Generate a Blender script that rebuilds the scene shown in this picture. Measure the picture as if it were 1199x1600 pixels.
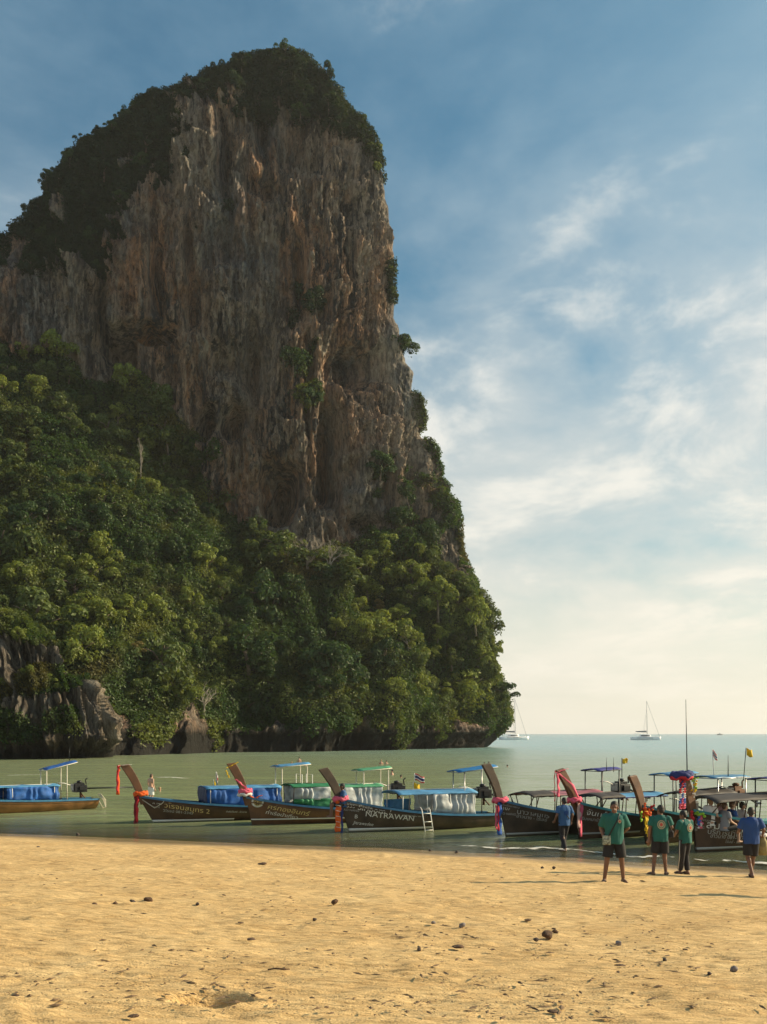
import bpy, bmesh, math, random
import numpy as np
from mathutils import Vector, Matrix, Euler

random.seed(7); RNG = np.random.default_rng(11)
S = bpy.context.scene
for o in list(bpy.data.objects): bpy.data.objects.remove(o)
COL = S.collection

# ------------------------------------------------------------------ camera
F, CX, HY, ZC = 1556.0, 599.5, 1146.0, 3.66      # focal length in photo pixels, principal column, horizon row, eye height
cam = bpy.data.cameras.new('camera'); camo = bpy.data.objects.new('camera', cam); COL.objects.link(camo)
cam.sensor_fit = 'VERTICAL'; cam.sensor_height = 36.0; cam.sensor_width = 27.0
cam.lens = F/1600*36.0; cam.shift_y = (HY-800)/1600.0
cam.clip_start = 0.1; cam.clip_end = 60000
camo.location = (0, 0, ZC); camo.rotation_euler = (math.radians(90), 0, 0)
S.camera = camo
S.render.resolution_x, S.render.resolution_y = 767, 1024

# ------------------------------------------------------------------ light
SUN_EL, SUN_AZ = math.radians(27), math.radians(78)      # azimuth from +Y (view direction) towards +X
sun_dir = Vector((math.sin(SUN_AZ)*math.cos(SUN_EL), math.cos(SUN_AZ)*math.cos(SUN_EL), math.sin(SUN_EL)))
sl = bpy.data.lights.new('sun', 'SUN'); sl.energy = 5.0; sl.angle = math.radians(0.6); sl.color = (1.0, 0.80, 0.52)
so = bpy.data.objects.new('sun', sl); COL.objects.link(so)
so.rotation_euler = (-sun_dir).to_track_quat('-Z', 'Y').to_euler()

CLOUD_OFF_A = (-3.79, 8.31, 0.0); CLOUD_OFF_B = (0.71, 3.20, 0.0)
W = bpy.data.worlds.new('World'); S.world = W; W.use_nodes = True
def world():
    nt = W.node_tree; N = nt.nodes; L = nt.links; N.clear()
    out = N.new('ShaderNodeOutputWorld'); bg = N.new('ShaderNodeBackground'); L.new(bg.outputs[0], out.inputs[0])
    bg.inputs[1].default_value = 0.058
    sky = N.new('ShaderNodeTexSky'); sky.sky_type = 'NISHITA'; sky.sun_disc = False
    sky.sun_elevation = SUN_EL; sky.sun_rotation = SUN_AZ
    sky.air_density = 1.0; sky.dust_density = 2.6; sky.ozone_density = 1.6; sky.altitude = 0
    tc = N.new('ShaderNodeTexCoord'); sep = N.new('ShaderNodeSeparateXYZ'); L.new(tc.outputs['Generated'], sep.inputs[0])
    def M(op, a, b=None, c=None):
        n = N.new('ShaderNodeMath'); n.operation = op
        for i, v in enumerate((a, b, c)):
            if v is None: continue
            if hasattr(v, 'links') or hasattr(v, 'is_linked'): L.new(v, n.inputs[i])
            else: n.inputs[i].default_value = v
        return n.outputs[0]
    def RAMP(v, pts, interp='EASE'):
        r = N.new('ShaderNodeValToRGB'); r.color_ramp.interpolation = interp
        e = r.color_ramp.elements
        while len(e) < len(pts): e.new(0.5)
        for el, (p, c) in zip(e, pts):
            el.position = p; el.color = (c, c, c, 1) if not hasattr(c, '__len__') else (*c, 1)
        L.new(v, r.inputs[0]); return r.outputs[0]
    def MIX(f, a, b):
        m = N.new('ShaderNodeMix'); m.data_type = 'RGBA'
        L.new(f, m.inputs[0]) if hasattr(f, 'links') or hasattr(f, 'is_linked') else setattr(m.inputs[0], 'default_value', f)
        for i, v in ((6, a), (7, b)):
            if hasattr(v, 'is_linked'): L.new(v, m.inputs[i])
            else: m.inputs[i].default_value = (*v, 1)
        return m.outputs[2]
    z = M('MAXIMUM', sep.outputs[2], 0.0)
    den = M('ADD', z, 0.16)
    cx = M('DIVIDE', sep.outputs[0], den); cy = M('DIVIDE', sep.outputs[1], den)
    cmb = N.new('ShaderNodeCombineXYZ'); L.new(cx, cmb.inputs[0]); L.new(cy, cmb.inputs[1]); L.new(M('MULTIPLY', z, 1.2), cmb.inputs[2])
    def NOISE(scale, detail, rough, dist=0.0, off=(0, 0, 0), sc=(1, 1, 1)):
        mp = N.new('ShaderNodeMapping'); L.new(cmb.outputs[0], mp.inputs[0]); mp.inputs['Location'].default_value = off; mp.inputs['Scale'].default_value = sc
        n = N.new('ShaderNodeTexNoise'); n.inputs['Scale'].default_value = scale; n.inputs['Detail'].default_value = detail
        n.inputs['Roughness'].default_value = rough; n.inputs['Distortion'].default_value = dist
        L.new(mp.outputs[0], n.inputs['Vector']); return n.outputs[0]
    big = NOISE(1.15, 6, 0.6, 0.4, CLOUD_OFF_A, (1.0, .8, 1))
    det = NOISE(2.7, 8, 0.58, 0.25, CLOUD_OFF_B, (1.0, 0.75, 1))
    thin = RAMP(M('ADD', M('MULTIPLY', big, .65), M('MULTIPLY', det, .35)), [(0.34, 0.0), (0.62, 1.0)])
    puff = RAMP(M('ADD', M('MULTIPLY', big, .30), M('MULTIPLY', det, .70)), [(0.51, 0.0), (0.64, 1.0)])
    low = RAMP(z, [(0.0, 1.0), (0.30, 1.0), (0.62, 0.58), (1.0, 0.4)])       # clouds gather towards the horizon
    tint = MIX(RAMP(z, [(0.0, 0.0), (0.30, 0.5), (0.60, 1.0)]), (10.8, 10.1, 8.9), (3.7, 5.6, 6.9))
    gr = N.new('ShaderNodeVectorMath'); gr.operation = 'MULTIPLY'; L.new(sky.outputs[0], gr.inputs[0]); gr.inputs[1].default_value = (0.66, 1.30, 1.34)
    base = gr.outputs[0]
    c1 = MIX(M('MULTIPLY', thin, M('MULTIPLY', low, 0.85)), base, tint)
    c2 = MIX(M('MULTIPLY', puff, M('MULTIPLY', low, 0.68)), c1, (11.6, 11.2, 10.2))
    hz = RAMP(z, [(0.0, 0.92), (0.08, 0.74), (0.19, 0.26), (0.36, 0.0)])      # the milky band above the sea
    c3 = MIX(hz, c2, (11.2, 10.6, 9.0))
    L.new(c3, bg.inputs[0])
CLOUD_OFF_A = (-3.79, 8.31, 0.0); CLOUD_OFF_B = (0.71, 3.20, 0.0)
world()
S.view_settings.view_transform = 'Standard'; S.view_settings.look = 'None'
S.view_settings.exposure = 0.6; S.view_settings.gamma = 1.0; S.view_settings.use_curve_mapping = False
S.cycles.use_denoising = True; S.cycles.max_bounces = 6; S.cycles.diffuse_bounces = 3; S.cycles.glossy_bounces = 3
S.cycles.transparent_max_bounces = 12; S.cycles.volume_bounces = 0
S.cycles.sample_clamp_indirect = 4.0

# ------------------------------------------------------------------ helpers
def P(px, py, d): return Vector(((px-CX)/F*d, d, ZC-(py-HY)/F*d))
def onwater(px, py): return P(px, py, F*ZC/(py-HY))
def proj(v):
    v = np.asarray(v); return CX+F*v[..., 0]/v[..., 1], HY-F*(v[..., 2]-ZC)/v[..., 1]

def _h(ix, iy, iz, seed):
    h = (ix.astype(np.uint32)*np.uint32(374761393) ^ iy.astype(np.uint32)*np.uint32(668265263) ^ iz.astype(np.uint32)*np.uint32(2246822519) ^ np.uint32(seed*3266489917 & 0xffffffff))
    h = (h ^ (h >> np.uint32(13)))*np.uint32(1274126177); h ^= h >> np.uint32(16)
    h = h*np.uint32(2654435761); h ^= h >> np.uint32(15)
    return (h & np.uint32(0xffffff)).astype(np.float64)/0xffffff*2-1
def noise(x, y, z, seed=0):
    x, y, z = np.broadcast_arrays(np.asarray(x, float), np.asarray(y, float), np.asarray(z, float))
    fx, fy, fz = np.floor(x), np.floor(y), np.floor(z)
    ix, iy, iz = fx.astype(np.int64), fy.astype(np.int64), fz.astype(np.int64)
    u, v, w = x-fx, y-fy, z-fz
    u, v, w = u*u*(3-2*u), v*v*(3-2*v), w*w*(3-2*w)
    r = 0
    for a in (0, 1):
        for b in (0, 1):
            for c in (0, 1):
                r = r + _h(ix+a, iy+b, iz+c, seed)*(u if a else 1-u)*(v if b else 1-v)*(w if c else 1-w)
    return r
def fbm(x, y, z, o=4, seed=0, g=0.5):
    r, a, t = 0, 1.0, 0
    for k in range(o):
        r = r+a*noise(x*2**k, y*2**k, z*2**k, seed+k*17); t += a; a *= g
    return r/t
def sstep(a, b, x):
    t = np.clip((x-a)/(b-a), 0, 1); return t*t*(3-2*t)
def inside(px, py, poly):
    r = np.zeros(np.shape(px), bool); n = len(poly)
    for i in range(n):
        x1, y1 = poly[i]; x2, y2 = poly[(i+1) % n]
        c = ((y1 > py) != (y2 > py)) & (px < (x2-x1)*(py-y1)/((y2-y1) or 1e-9)+x1)
        r ^= c
    return r

# materials
MATS = {}
def mat(name, col, rough=0.6, metal=0.0, spec=0.5, var=0.0, vscale=8.0, bump=0.0, bscale=40.0, trans=0.0, emit=None):
    if name in MATS: return MATS[name]
    m = bpy.data.materials.new(name); m.use_nodes = True; nt = m.node_tree; N = nt.nodes; L = nt.links
    b = N['Principled BSDF']; b.inputs['Roughness'].default_value = rough; b.inputs['Metallic'].default_value = metal
    b.inputs['Specular IOR Level'].default_value = spec; b.inputs['Base Color'].default_value = (*col, 1)
    if var > 0 or bump > 0:
        tc = N.new('ShaderNodeTexCoord'); n = N.new('ShaderNodeTexNoise'); n.inputs['Scale'].default_value = vscale; n.inputs['Detail'].default_value = 5
        L.new(tc.outputs['Object'], n.inputs['Vector'])
        if var > 0:
            r = N.new('ShaderNodeValToRGB'); r.color_ramp.elements[0].position = .3; r.color_ramp.elements[1].position = .72
            r.color_ramp.elements[0].color = (*[c*(1-var) for c in col], 1); r.color_ramp.elements[1].color = (*[min(1, c*(1+var*.7)) for c in col], 1)
            L.new(n.outputs[0], r.inputs[0]); L.new(r.outputs[0], b.inputs['Base Color'])
        if bump > 0:
            n2 = N.new('ShaderNodeTexNoise'); n2.inputs['Scale'].default_value = bscale; n2.inputs['Detail'].default_value = 4
            L.new(tc.outputs['Object'], n2.inputs['Vector'])
            bp = N.new('ShaderNodeBump'); bp.inputs['Strength'].default_value = bump; bp.inputs['Distance'].default_value = 0.02
            L.new(n2.outputs[0], bp.inputs['Height']); L.new(bp.outputs[0], b.inputs['Normal'])
    if trans > 0:
        tr = N.new('ShaderNodeBsdfTranslucent'); tr.inputs[0].default_value = (*col, 1)
        mx = N.new('ShaderNodeMixShader'); mx.inputs[0].default_value = trans
        L.new(b.outputs[0], mx.inputs[1]); L.new(tr.outputs[0], mx.inputs[2]); L.new(mx.outputs[0], N['Material Output'].inputs[0])
    MATS[name] = m; return m

def tag(o, label=None, cat=None, group=None, kind=None):
    if label: o['label'] = label
    if cat: o['category'] = cat
    if group: o['group'] = group
    if kind: o['kind'] = kind
    return o
def empty(name, loc=(0, 0, 0), rz=0.0):
    o = bpy.data.objects.new(name, None); COL.objects.link(o); o.location = loc; o.rotation_euler = (0, 0, rz); o.empty_display_size = .1; return o
def link(name, me, parent=None, m=None):
    o = bpy.data.objects.new(name, me); COL.objects.link(o)
    if parent is not None: o.parent = parent
    if m is not None:
        if not len(me.materials):
            for q in (m if isinstance(m, (list, tuple)) else [m]): me.materials.append(q)
    return o
def npmesh(name, V, Q, smooth=False):
    V = np.asarray(V, np.float32); Q = np.asarray(Q, np.int32); me = bpy.data.meshes.new(name)
    n, k = Q.shape
    me.vertices.add(len(V)); me.vertices.foreach_set('co', V.ravel())
    me.loops.add(n*k); me.loops.foreach_set('vertex_index', Q.ravel())
    me.polygons.add(n); me.polygons.foreach_set('loop_start', np.arange(0, n*k, k, dtype=np.int32))
    try: me.polygons.foreach_set('loop_total', np.full(n, k, np.int32))
    except Exception: pass
    me.polygons.foreach_set('use_smooth', np.full(n, smooth)); me.update(calc_edges=True); return me
def vattr(me, name, A):
    A = np.asarray(A, np.float32)
    if A.ndim == 1:
        a = me.attributes.new(name, 'FLOAT', 'POINT'); a.data.foreach_set('value', A)
    else:
        a = me.attributes.new(name, 'FLOAT_COLOR', 'POINT')
        if A.shape[1] == 3: A = np.hstack([A, np.ones((len(A), 1), np.float32)])
        a.data.foreach_set('color', A.ravel())

class MB:
    """collects shapes into one mesh"""
    def __init__(s): s.v = []; s.f = []; s.mi = []
    def add(s, vs, fs, mi=0):
        o = len(s.v); s.v += [tuple(v) for v in vs]; s.f += [tuple(i+o for i in f) for f in fs]; s.mi += [mi]*len(fs); return s
    def box(s, c, d, rot=None, mi=0):
        x, y, z = [q/2 for q in d]; vs = [Vector(p) for p in ((-x,-y,-z),(x,-y,-z),(x,y,-z),(-x,y,-z),(-x,-y,z),(x,-y,z),(x,y,z),(-x,y,z))]
        if rot: R = Euler(rot).to_matrix(); vs = [R @ v for v in vs]
        return s.add([v+Vector(c) for v in vs], [(0,3,2,1),(4,5,6,7),(0,1,5,4),(1,2,6,5),(2,3,7,6),(3,0,4,7)], mi)
    def tube(s, pts, r, n=8, mi=0, cap=True, flat=None):
        pts = [Vector(p) for p in pts]; k = len(pts); rs = r if hasattr(r, '__len__') else [r]*k
        vs = []; up = None
        for i, p in enumerate(pts):
            t = (pts[min(i+1, k-1)]-pts[max(i-1, 0)])
            t = t.normalized() if t.length > 1e-9 else Vector((0, 0, 1))
            if up is None: up = Vector((0, 0, 1)) if abs(t.z) < .9 else Vector((0, 1, 0))
            a = t.cross(up); a = a.normalized() if a.length > 1e-6 else Vector((1, 0, 0)); b = a.cross(t).normalized(); up = b
            for j in range(n):
                th = 2*math.pi*j/n; vs.append(p+(a*math.cos(th)+b*math.sin(th))*rs[i])
        fs = [(i*n+j, i*n+(j+1) % n, (i+1)*n+(j+1) % n, (i+1)*n+j) for i in range(k-1) for j in range(n)]
        if cap: fs += [tuple(range(n))[::-1], tuple((k-1)*n+j for j in range(n))]
        return s.add(vs, fs, mi)
    def capsule(s, a, b, ra, rb, n=12, m=4):
        a, b = Vector(a), Vector(b); t = b-a; L = t.length
        t = t/L if L > 1e-6 else Vector((0, 0, 1))
        pts, rs = [], []
        for i in range(m): th = math.pi/2*(1-i/m); pts.append(a-t*ra*math.sin(th)*.999); rs.append(max(ra*math.cos(th), ra*.02))
        pts += [a, b]; rs += [ra, rb]
        for i in range(1, m+1): th = math.pi/2*i/m; pts.append(b+t*rb*math.sin(th)); rs.append(max(rb*math.cos(th), rb*.02))
        if L <= 1e-6: pts.pop(m); rs.pop(m)
        return s.tube(pts, rs, n)
    def ell(s, c, r, rot=None, nu=12, nv=8, mi=0):
        vs = []; R = Euler(rot).to_matrix() if rot else Matrix.Identity(3)
        for i in range(nv+1):
            ph = math.pi*i/nv
            ph = min(max(ph, .02), math.pi-.02)
            for j in range(nu):
                th = 2*math.pi*j/nu
                vs.append(R @ Vector((r[0]*math.sin(ph)*math.cos(th), r[1]*math.sin(ph)*math.sin(th), r[2]*math.cos(ph)))+Vector(c))
        fs = [(i*nu+j, (i+1)*nu+j, (i+1)*nu+(j+1) % nu, i*nu+(j+1) % nu) for i in range(nv) for j in range(nu)]
        fs += [tuple(range(nu)), tuple(nv*nu+j for j in range(nu))[::-1]]
        return s.add(vs, fs, mi)
    def loft(s, rings, mi=0):
        n = len(rings[0]); vs = [p for r in rings for p in r]; k = len(rings)
        fs = [(i*n+j, i*n+(j+1) % n, (i+1)*n+(j+1) % n, (i+1)*n+j) for i in range(k-1) for j in range(n)]
        fs += [tuple(range(n))[::-1], tuple((k-1)*n+j for j in range(n))]
        return s.add(vs, fs, mi)
    def grid(s, G, mi=0):
        a, b = len(G), len(G[0]); vs = [p for r in G for p in r]
        return s.add(vs, [(i*b+j, (i+1)*b+j, (i+1)*b+j+1, i*b+j+1) for i in range(a-1) for j in range(b-1)], mi)
    def mesh(s, name, smooth=True, fix=True):
        me = bpy.data.meshes.new(name); me.from_pydata(s.v, [], s.f)
        me.polygons.foreach_set('material_index', s.mi); me.polygons.foreach_set('use_smooth', [smooth]*len(s.f)); me.update()
        if fix:
            bm = bmesh.new(); bm.from_mesh(me); bmesh.ops.recalc_face_normals(bm, faces=bm.faces); bm.to_mesh(me); bm.free()
        return me
    def build(s, name, m, parent=None, smooth=True, thick=0.0, bevel=0.0):
        o = link(name, s.mesh(name, smooth), parent, m)
        if bevel:
            b = o.modifiers.new('bevel', 'BEVEL'); b.width = bevel; b.segments = 2; b.limit_method = 'ANGLE'
        if thick:
            t = o.modifiers.new('thick', 'SOLIDIFY'); t.thickness = thick; t.offset = 0
        return o
# ------------------------------------------------------------------ beach
SHX = np.array([-2000, -60, -30, -14.1, 0, 4.7, 10.1, 25, 60, 2000]); SHY = np.array([60, 50, 42, 36.4, 31.6, 29.6, 26.6, 20, 10, 10])
def shore(x): return np.interp(x, SHX, SHY)
PITS = []
def ground_base(x, y):
    t = shore(x)-y
    up = 0.064*np.clip(t, 0, 34); wet = 0.064*1.2*(np.exp(-np.clip(t, 0, 50)/1.2)-1)*0.45
    dn = -0.018*np.clip(-t, 0, 120)-0.03*np.clip(-t-40, 0, 80)
    return np.where(t > 0, up+wet, dn)
def ground(px, py):
    d = 12.0
    for _ in range(60):
        z = float(ground_base((px-CX)/F*d, d)); d = d*0.5+0.5*F*(ZC-z)/(py-HY)
    x = (px-CX)/F*d; return Vector((x, d, float(ground_base(x, d))))

def beach():
    ys = np.concatenate([np.linspace(-25, 6.6, 14), 1/np.linspace(1/6.9, 1/46, 560), np.geomspace(47, 330, 26)])
    xs = np.concatenate([-np.geomspace(400, 19, 26), np.linspace(-18.6, 16.6, 560), np.geomspace(17, 400, 26)])
    X, Y = np.meshgrid(xs, ys); Z = ground_base(X, Y); t = shore(X)-Y
    dry = sstep(0.6, 3.0, t)
    r = 0.030*fbm(X*0.9, Y*1.1, 0, 4, 3)+0.022*fbm(X*1.8, Y*5.0, 0, 3, 9)+0.012*fbm(X*5, Y*12, 0, 2, 5)+.03*np.clip(fbm(X*3.2, Y*6, 0, 3, 55)-.28, 0, 1)
    r += 0.07*fbm(X*.16, Y*.16, 0, 2, 21)
    Z = Z+1.35*r*(0.09+0.91*dry)*sstep(-1.0, 0.2, t)
    # the dug hollow with its thrown-up rim
    c = ground(334, 1558); dx, dy = (X-c.x)/0.30, (Y-c.y)/0.20; q = np.sqrt(np.clip(dx*dx+dy*dy*(1+.3*noise(X*2, Y*2, 0, 4))+0.25*fbm(X*5, Y*5, 0, 2, 4), 0, 99))
    Z += -0.15*np.exp(-np.clip(q, 0, 9)**5)+0.045*np.exp(-((q-1.3)/0.30)**2)*(1+.9*np.sign(X-c.x)*np.clip(np.abs(X-c.x)/.3, 0, 1))*.8*(0.5+0.5*noise(X*6, Y*6, 0, 8))
    for (px, py, rr, h) in ((290, 1562, .10, -.03), (425, 1535, .16, .02), (400, 1553, .12, -.02), (20, 1572, .18, .02), (395, 1470, .10, .018)):
        c = ground(px, py); Z += h*np.exp(-(((X-c.x)/rr)**2+((Y-c.y)/rr)**2))
    # a drag mark running up the beach
    a, b = ground(418, 1392), ground(436, 1500); u = (Y-b.y)/(a.y-b.y); lx = b.x+(a.x-b.x)*u+0.03*noise(Y*1.5, 0, 0, 5)
    Z += -0.008*np.exp(-((X-lx)/0.06)**2)*np.clip(.4+1.2*noise(X*3, Y*3, 0, 6), 0, 1)*((u > 0) & (u < 1))
    a, b = ground(12, 1560), ground(60, 1640); u = (Y-b.y)/(a.y-b.y); lx = b.x+(a.x-b.x)*u
    Z += (0.02*np.exp(-((X-lx)/0.05)**2)-0.02*np.exp(-((X-lx-.12)/0.05)**2))*((u > 0) & (u < 1))
    rg = np.random.default_rng(3)
    for k in range(420):       # trodden dents and kicked-up crumbs of sand
        cx = rg.uniform(-13, 12); cy = rg.uniform(8, 28)
        i0, i1 = np.searchsorted(ys, (cy-.5, cy+.5)); j0, j1 = np.searchsorted(xs, (cx-.5, cx+.5))
        if i1 <= i0 or j1 <= j0: continue
        xx, yy = X[i0:i1, j0:j1]-cx, Y[i0:i1, j0:j1]-cy; an = rg.uniform(-.5, .5)+math.pi/2*(rg.random() < .3)
        p, w = xx*math.cos(an)+yy*math.sin(an), -xx*math.sin(an)+yy*math.cos(an)
        l, wd = rg.uniform(.10, .16), rg.uniform(.045, .07); e = (p/l)**2+(w/wd)**2
        Z[i0:i1, j0:j1] += rg.uniform(.4, 1.2)*(-.036*np.exp(-e)+.024*np.exp(-((p-l*1.2)/(l*.5))**2-(w/wd)**2))*dry[i0:i1, j0:j1]
    n, k = X.shape; idx = np.arange(n*k).reshape(n, k)
    Q = np.stack([idx[:-1, :-1], idx[:-1, 1:], idx[1:, 1:], idx[1:, :-1]], -1).reshape(-1, 4)
    me = npmesh('sand_beach', np.stack([X, Y, Z], -1).reshape(-1, 3), Q, True)
    tn = t+0.5*fbm(X*.5, Y*.5, 0, 3, 31)
    vattr(me, 'wet', (1-sstep(0.9, 3.0, tn)).ravel())
    m = bpy.data.materials.new('sand'); m.use_nodes = True; nt = m.node_tree; N = nt.nodes; L = nt.links; b = N['Principled BSDF']
    tc = N.new('ShaderNodeTexCoord')
    def NZ(scale, sc=(1, 1, 1), detail=6, rough=.6):
        mp = N.new('ShaderNodeMapping'); mp.inputs['Scale'].default_value = sc; L.new(tc.outputs['Object'], mp.inputs[0])
        q = N.new('ShaderNodeTexNoise'); q.inputs['Scale'].default_value = scale; q.inputs['Detail'].default_value = detail; q.inputs['Roughness'].default_value = rough
        L.new(mp.outputs[0], q.inputs['Vector']); return q.outputs[0]
    def RP(v, a, c1, p, c2):
        r = N.new('ShaderNodeValToRGB'); e = r.color_ramp.elements; e[0].position = a; e[1].position = p; e[0].color = (*c1, 1); e[1].color = (*c2, 1); L.new(v, r.inputs[0]); return r.outputs[0]
    def MX(f, a, bb, mode='MIX'):
        q = N.new('ShaderNodeMix'); q.data_type = 'RGBA'; q.blend_type = mode
        if hasattr(f, 'is_linked'): L.new(f, q.inputs[0])
        else: q.inputs[0].default_value = f
        for i, v in ((6, a), (7, bb)):
            if hasattr(v, 'is_linked'): L.new(v, q.inputs[i])
            else: q.inputs[i].default_value = (*v, 1)
        return q.outputs[2]
    c = RP(NZ(0.6), .3, (.59, .39, .170), .72, (.77, .55, .27))
    c = MX(0.85, c, RP(NZ(9, (0.45, 1.5, 1), 5, .7), .36, (.62, .57, .50), .60, (1.06, 1.06, 1.06)), 'MULTIPLY')
    c = MX(0.7, c, RP(NZ(60, (1, 1, 1), 3, .7), .3, (.72, .68, .62), .62, (1.1, 1.1, 1.1)), 'MULTIPLY')
    at = N.new('ShaderNodeAttribute'); at.attribute_name = 'wet'
    c = MX(at.outputs['Fac'], c, (.27, .195, .105)); L.new(c, b.inputs['Base Color'])
    mr = N.new('ShaderNodeMapRange'); L.new(at.outputs['Fac'], mr.inputs[0]); mr.inputs[3].default_value = .95; mr.inputs[4].default_value = .22; L.new(mr.outputs[0], b.inputs['Roughness'])
    b.inputs['Specular IOR Level'].default_value = .35
    h = N.new('ShaderNodeMath'); h.operation = 'ADD'; L.new(NZ(7, (0.5, 1.7, 1), 5, .62), h.inputs[0])
    h2 = N.new('ShaderNodeMath'); h2.operation = 'MULTIPLY'; h2.inputs[1].default_value = .22; L.new(NZ(55, (.8, 1.3, 1), 3, .6), h2.inputs[0]); L.new(h2.outputs[0], h.inputs[1])
    st = N.new('ShaderNodeMapRange'); L.new(at.outputs['Fac'], st.inputs[0]); st.inputs[3].default_value = .85; st.inputs[4].default_value = .05
    bp = N.new('ShaderNodeBump'); bp.inputs['Distance'].default_value = .075; L.new(st.outputs[0], bp.inputs['Strength']); L.new(h.outputs[0], bp.inputs['Height']); L.new(bp.outputs[0], b.inputs['Normal'])
    tag(link('sand_beach', me, None, m), 'golden dry sand beach rippled and trodden in front of the boats', None, None, 'structure')
beach()

# ------------------------------------------------------------------ sea
def sea():
    ys = np.concatenate([np.linspace(8, 24, 9), np.linspace(24.5, 60, 130), np.geomspace(61, 7000, 80)])
    xs = np.concatenate([-np.geomspace(7000, 32, 40), np.linspace(-31, 31, 160), np.geomspace(32, 7000, 40)])
    X, Y = np.meshgrid(xs, ys); t = Y-shore(X)
    Z = 0.018*fbm(X*.25, Y*.5, 0, 3, 2)*sstep(-1, 4, t)*(Y < 200)
    n, k = X.shape; idx = np.arange(n*k).reshape(n, k)
    Q = np.stack([idx[:-1, :-1], idx[:-1, 1:], idx[1:, 1:], idx[1:, :-1]], -1).reshape(-1, 4)
    keep = (t.ravel()[Q].max(1) > -3); Q = Q[keep]
    me = npmesh('sea', np.stack([X, Y, Z], -1).reshape(-1, 3), Q, True)
    tt = t+0.8*fbm(X*.35, Y*.8, 0, 3, 7)
    vattr(me, 'deep', (sstep(-0.2, 9.0, tt)).ravel())
    vattr(me, 'off', (sstep(40, 330, t+X*0.8)).ravel())
    m = bpy.data.materials.new('sea_water'); m.use_nodes = True; nt = m.node_tree; N = nt.nodes; L = nt.links; N.clear()
    out = N.new('ShaderNodeOutputMaterial')
    geo = N.new('ShaderNodeNewGeometry')
    def NZ(scale, sc=(1, 1, 1), detail=3, rough=.55):
        mp = N.new('ShaderNodeMapping'); mp.inputs['Scale'].default_value = sc; L.new(geo.outputs['Position'], mp.inputs[0])
        q = N.new('ShaderNodeTexNoise'); q.inputs['Scale'].default_value = scale; q.inputs['Detail'].default_value = detail; q.inputs['Roughness'].default_value = rough
        L.new(mp.outputs[0], q.inputs['Vector']); return q.outputs[0]
    def MA(op, a, b):
        q = N.new('ShaderNodeMath'); q.operation = op
        for i, v in enumerate((a, b)):
            if hasattr(v, 'is_linked'): L.new(v, q.inputs[i])
            else: q.inputs[i].default_value = v
        return q.outputs[0]
    h = MA('ADD', MA('MULTIPLY', NZ(.9, (.55, 1.1, 1)), .55), MA('MULTIPLY', NZ(.16, (.5, 1.2, 1)), 1.8))
    h = MA('ADD', h, MA('MULTIPLY', NZ(.055, (.35, 1.0, 1), 5), 6.0))
    h = MA('ADD', h, MA('MULTIPLY', NZ(3.5, (.7, 1.1, 1)), .10))
    bp = N.new('ShaderNodeBump'); bp.inputs['Strength'].default_value = 1.0; L.new(h, bp.inputs['Height'])
    deep = N.new('ShaderNodeAttribute'); deep.attribute_name = 'deep'; off = N.new('ShaderNodeAttribute'); off.attribute_name = 'off'
    dm = N.new('ShaderNodeMapRange'); L.new(off.outputs['Fac'], dm.inputs[0]); dm.inputs[3].default_value = .22; dm.inputs[4].default_value = .30; L.new(dm.outputs[0], bp.inputs['Distance'])
    mc = N.new('ShaderNodeMix'); mc.data_type = 'RGBA'; L.new(off.outputs['Fac'], mc.inputs[0]); mc.inputs[6].default_value = (.225, .265, .130, 1); mc.inputs[7].default_value = (.20, .40, .41, 1)
    df = N.new('ShaderNodeBsdfDiffuse'); L.new(mc.outputs[2], df.inputs[0])
    tr = N.new('ShaderNodeBsdfTransparent'); tr.inputs[0].default_value = (.80, .82, .66, 1)
    body = N.new('ShaderNodeMixShader'); L.new(MA('ADD', MA('MULTIPLY', deep.outputs['Fac'], .92), .05), body.inputs[0]); L.new(tr.outputs[0], body.inputs[1]); L.new(df.outputs[0], body.inputs[2])
    gl = N.new('ShaderNodeBsdfGlossy'); gl.inputs['Roughness'].default_value = .22; L.new(bp.outputs[0], gl.inputs['Normal'])
    fr = N.new('ShaderNodeFresnel'); fr.inputs[0].default_value = 1.33; L.new(bp.outputs[0], fr.inputs['Normal'])
    fm = N.new('ShaderNodeMapRange'); L.new(off.outputs['Fac'], fm.inputs[0]); fm.inputs[3].default_value = .72; fm.inputs[4].default_value = .95
    mx = N.new('ShaderNodeMixShader'); L.new(MA('MULTIPLY', fr.outputs[0], fm.outputs[0]), mx.inputs[0]); L.new(body.outputs[0], mx.inputs[1]); L.new(gl.outputs[0], mx.inputs[2])
    L.new(mx.outputs[0], out.inputs[0])
    tag(link('sea', me, None, m), 'green shallow sea water turning teal towards the horizon', None, None, 'structure')
sea()

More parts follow.
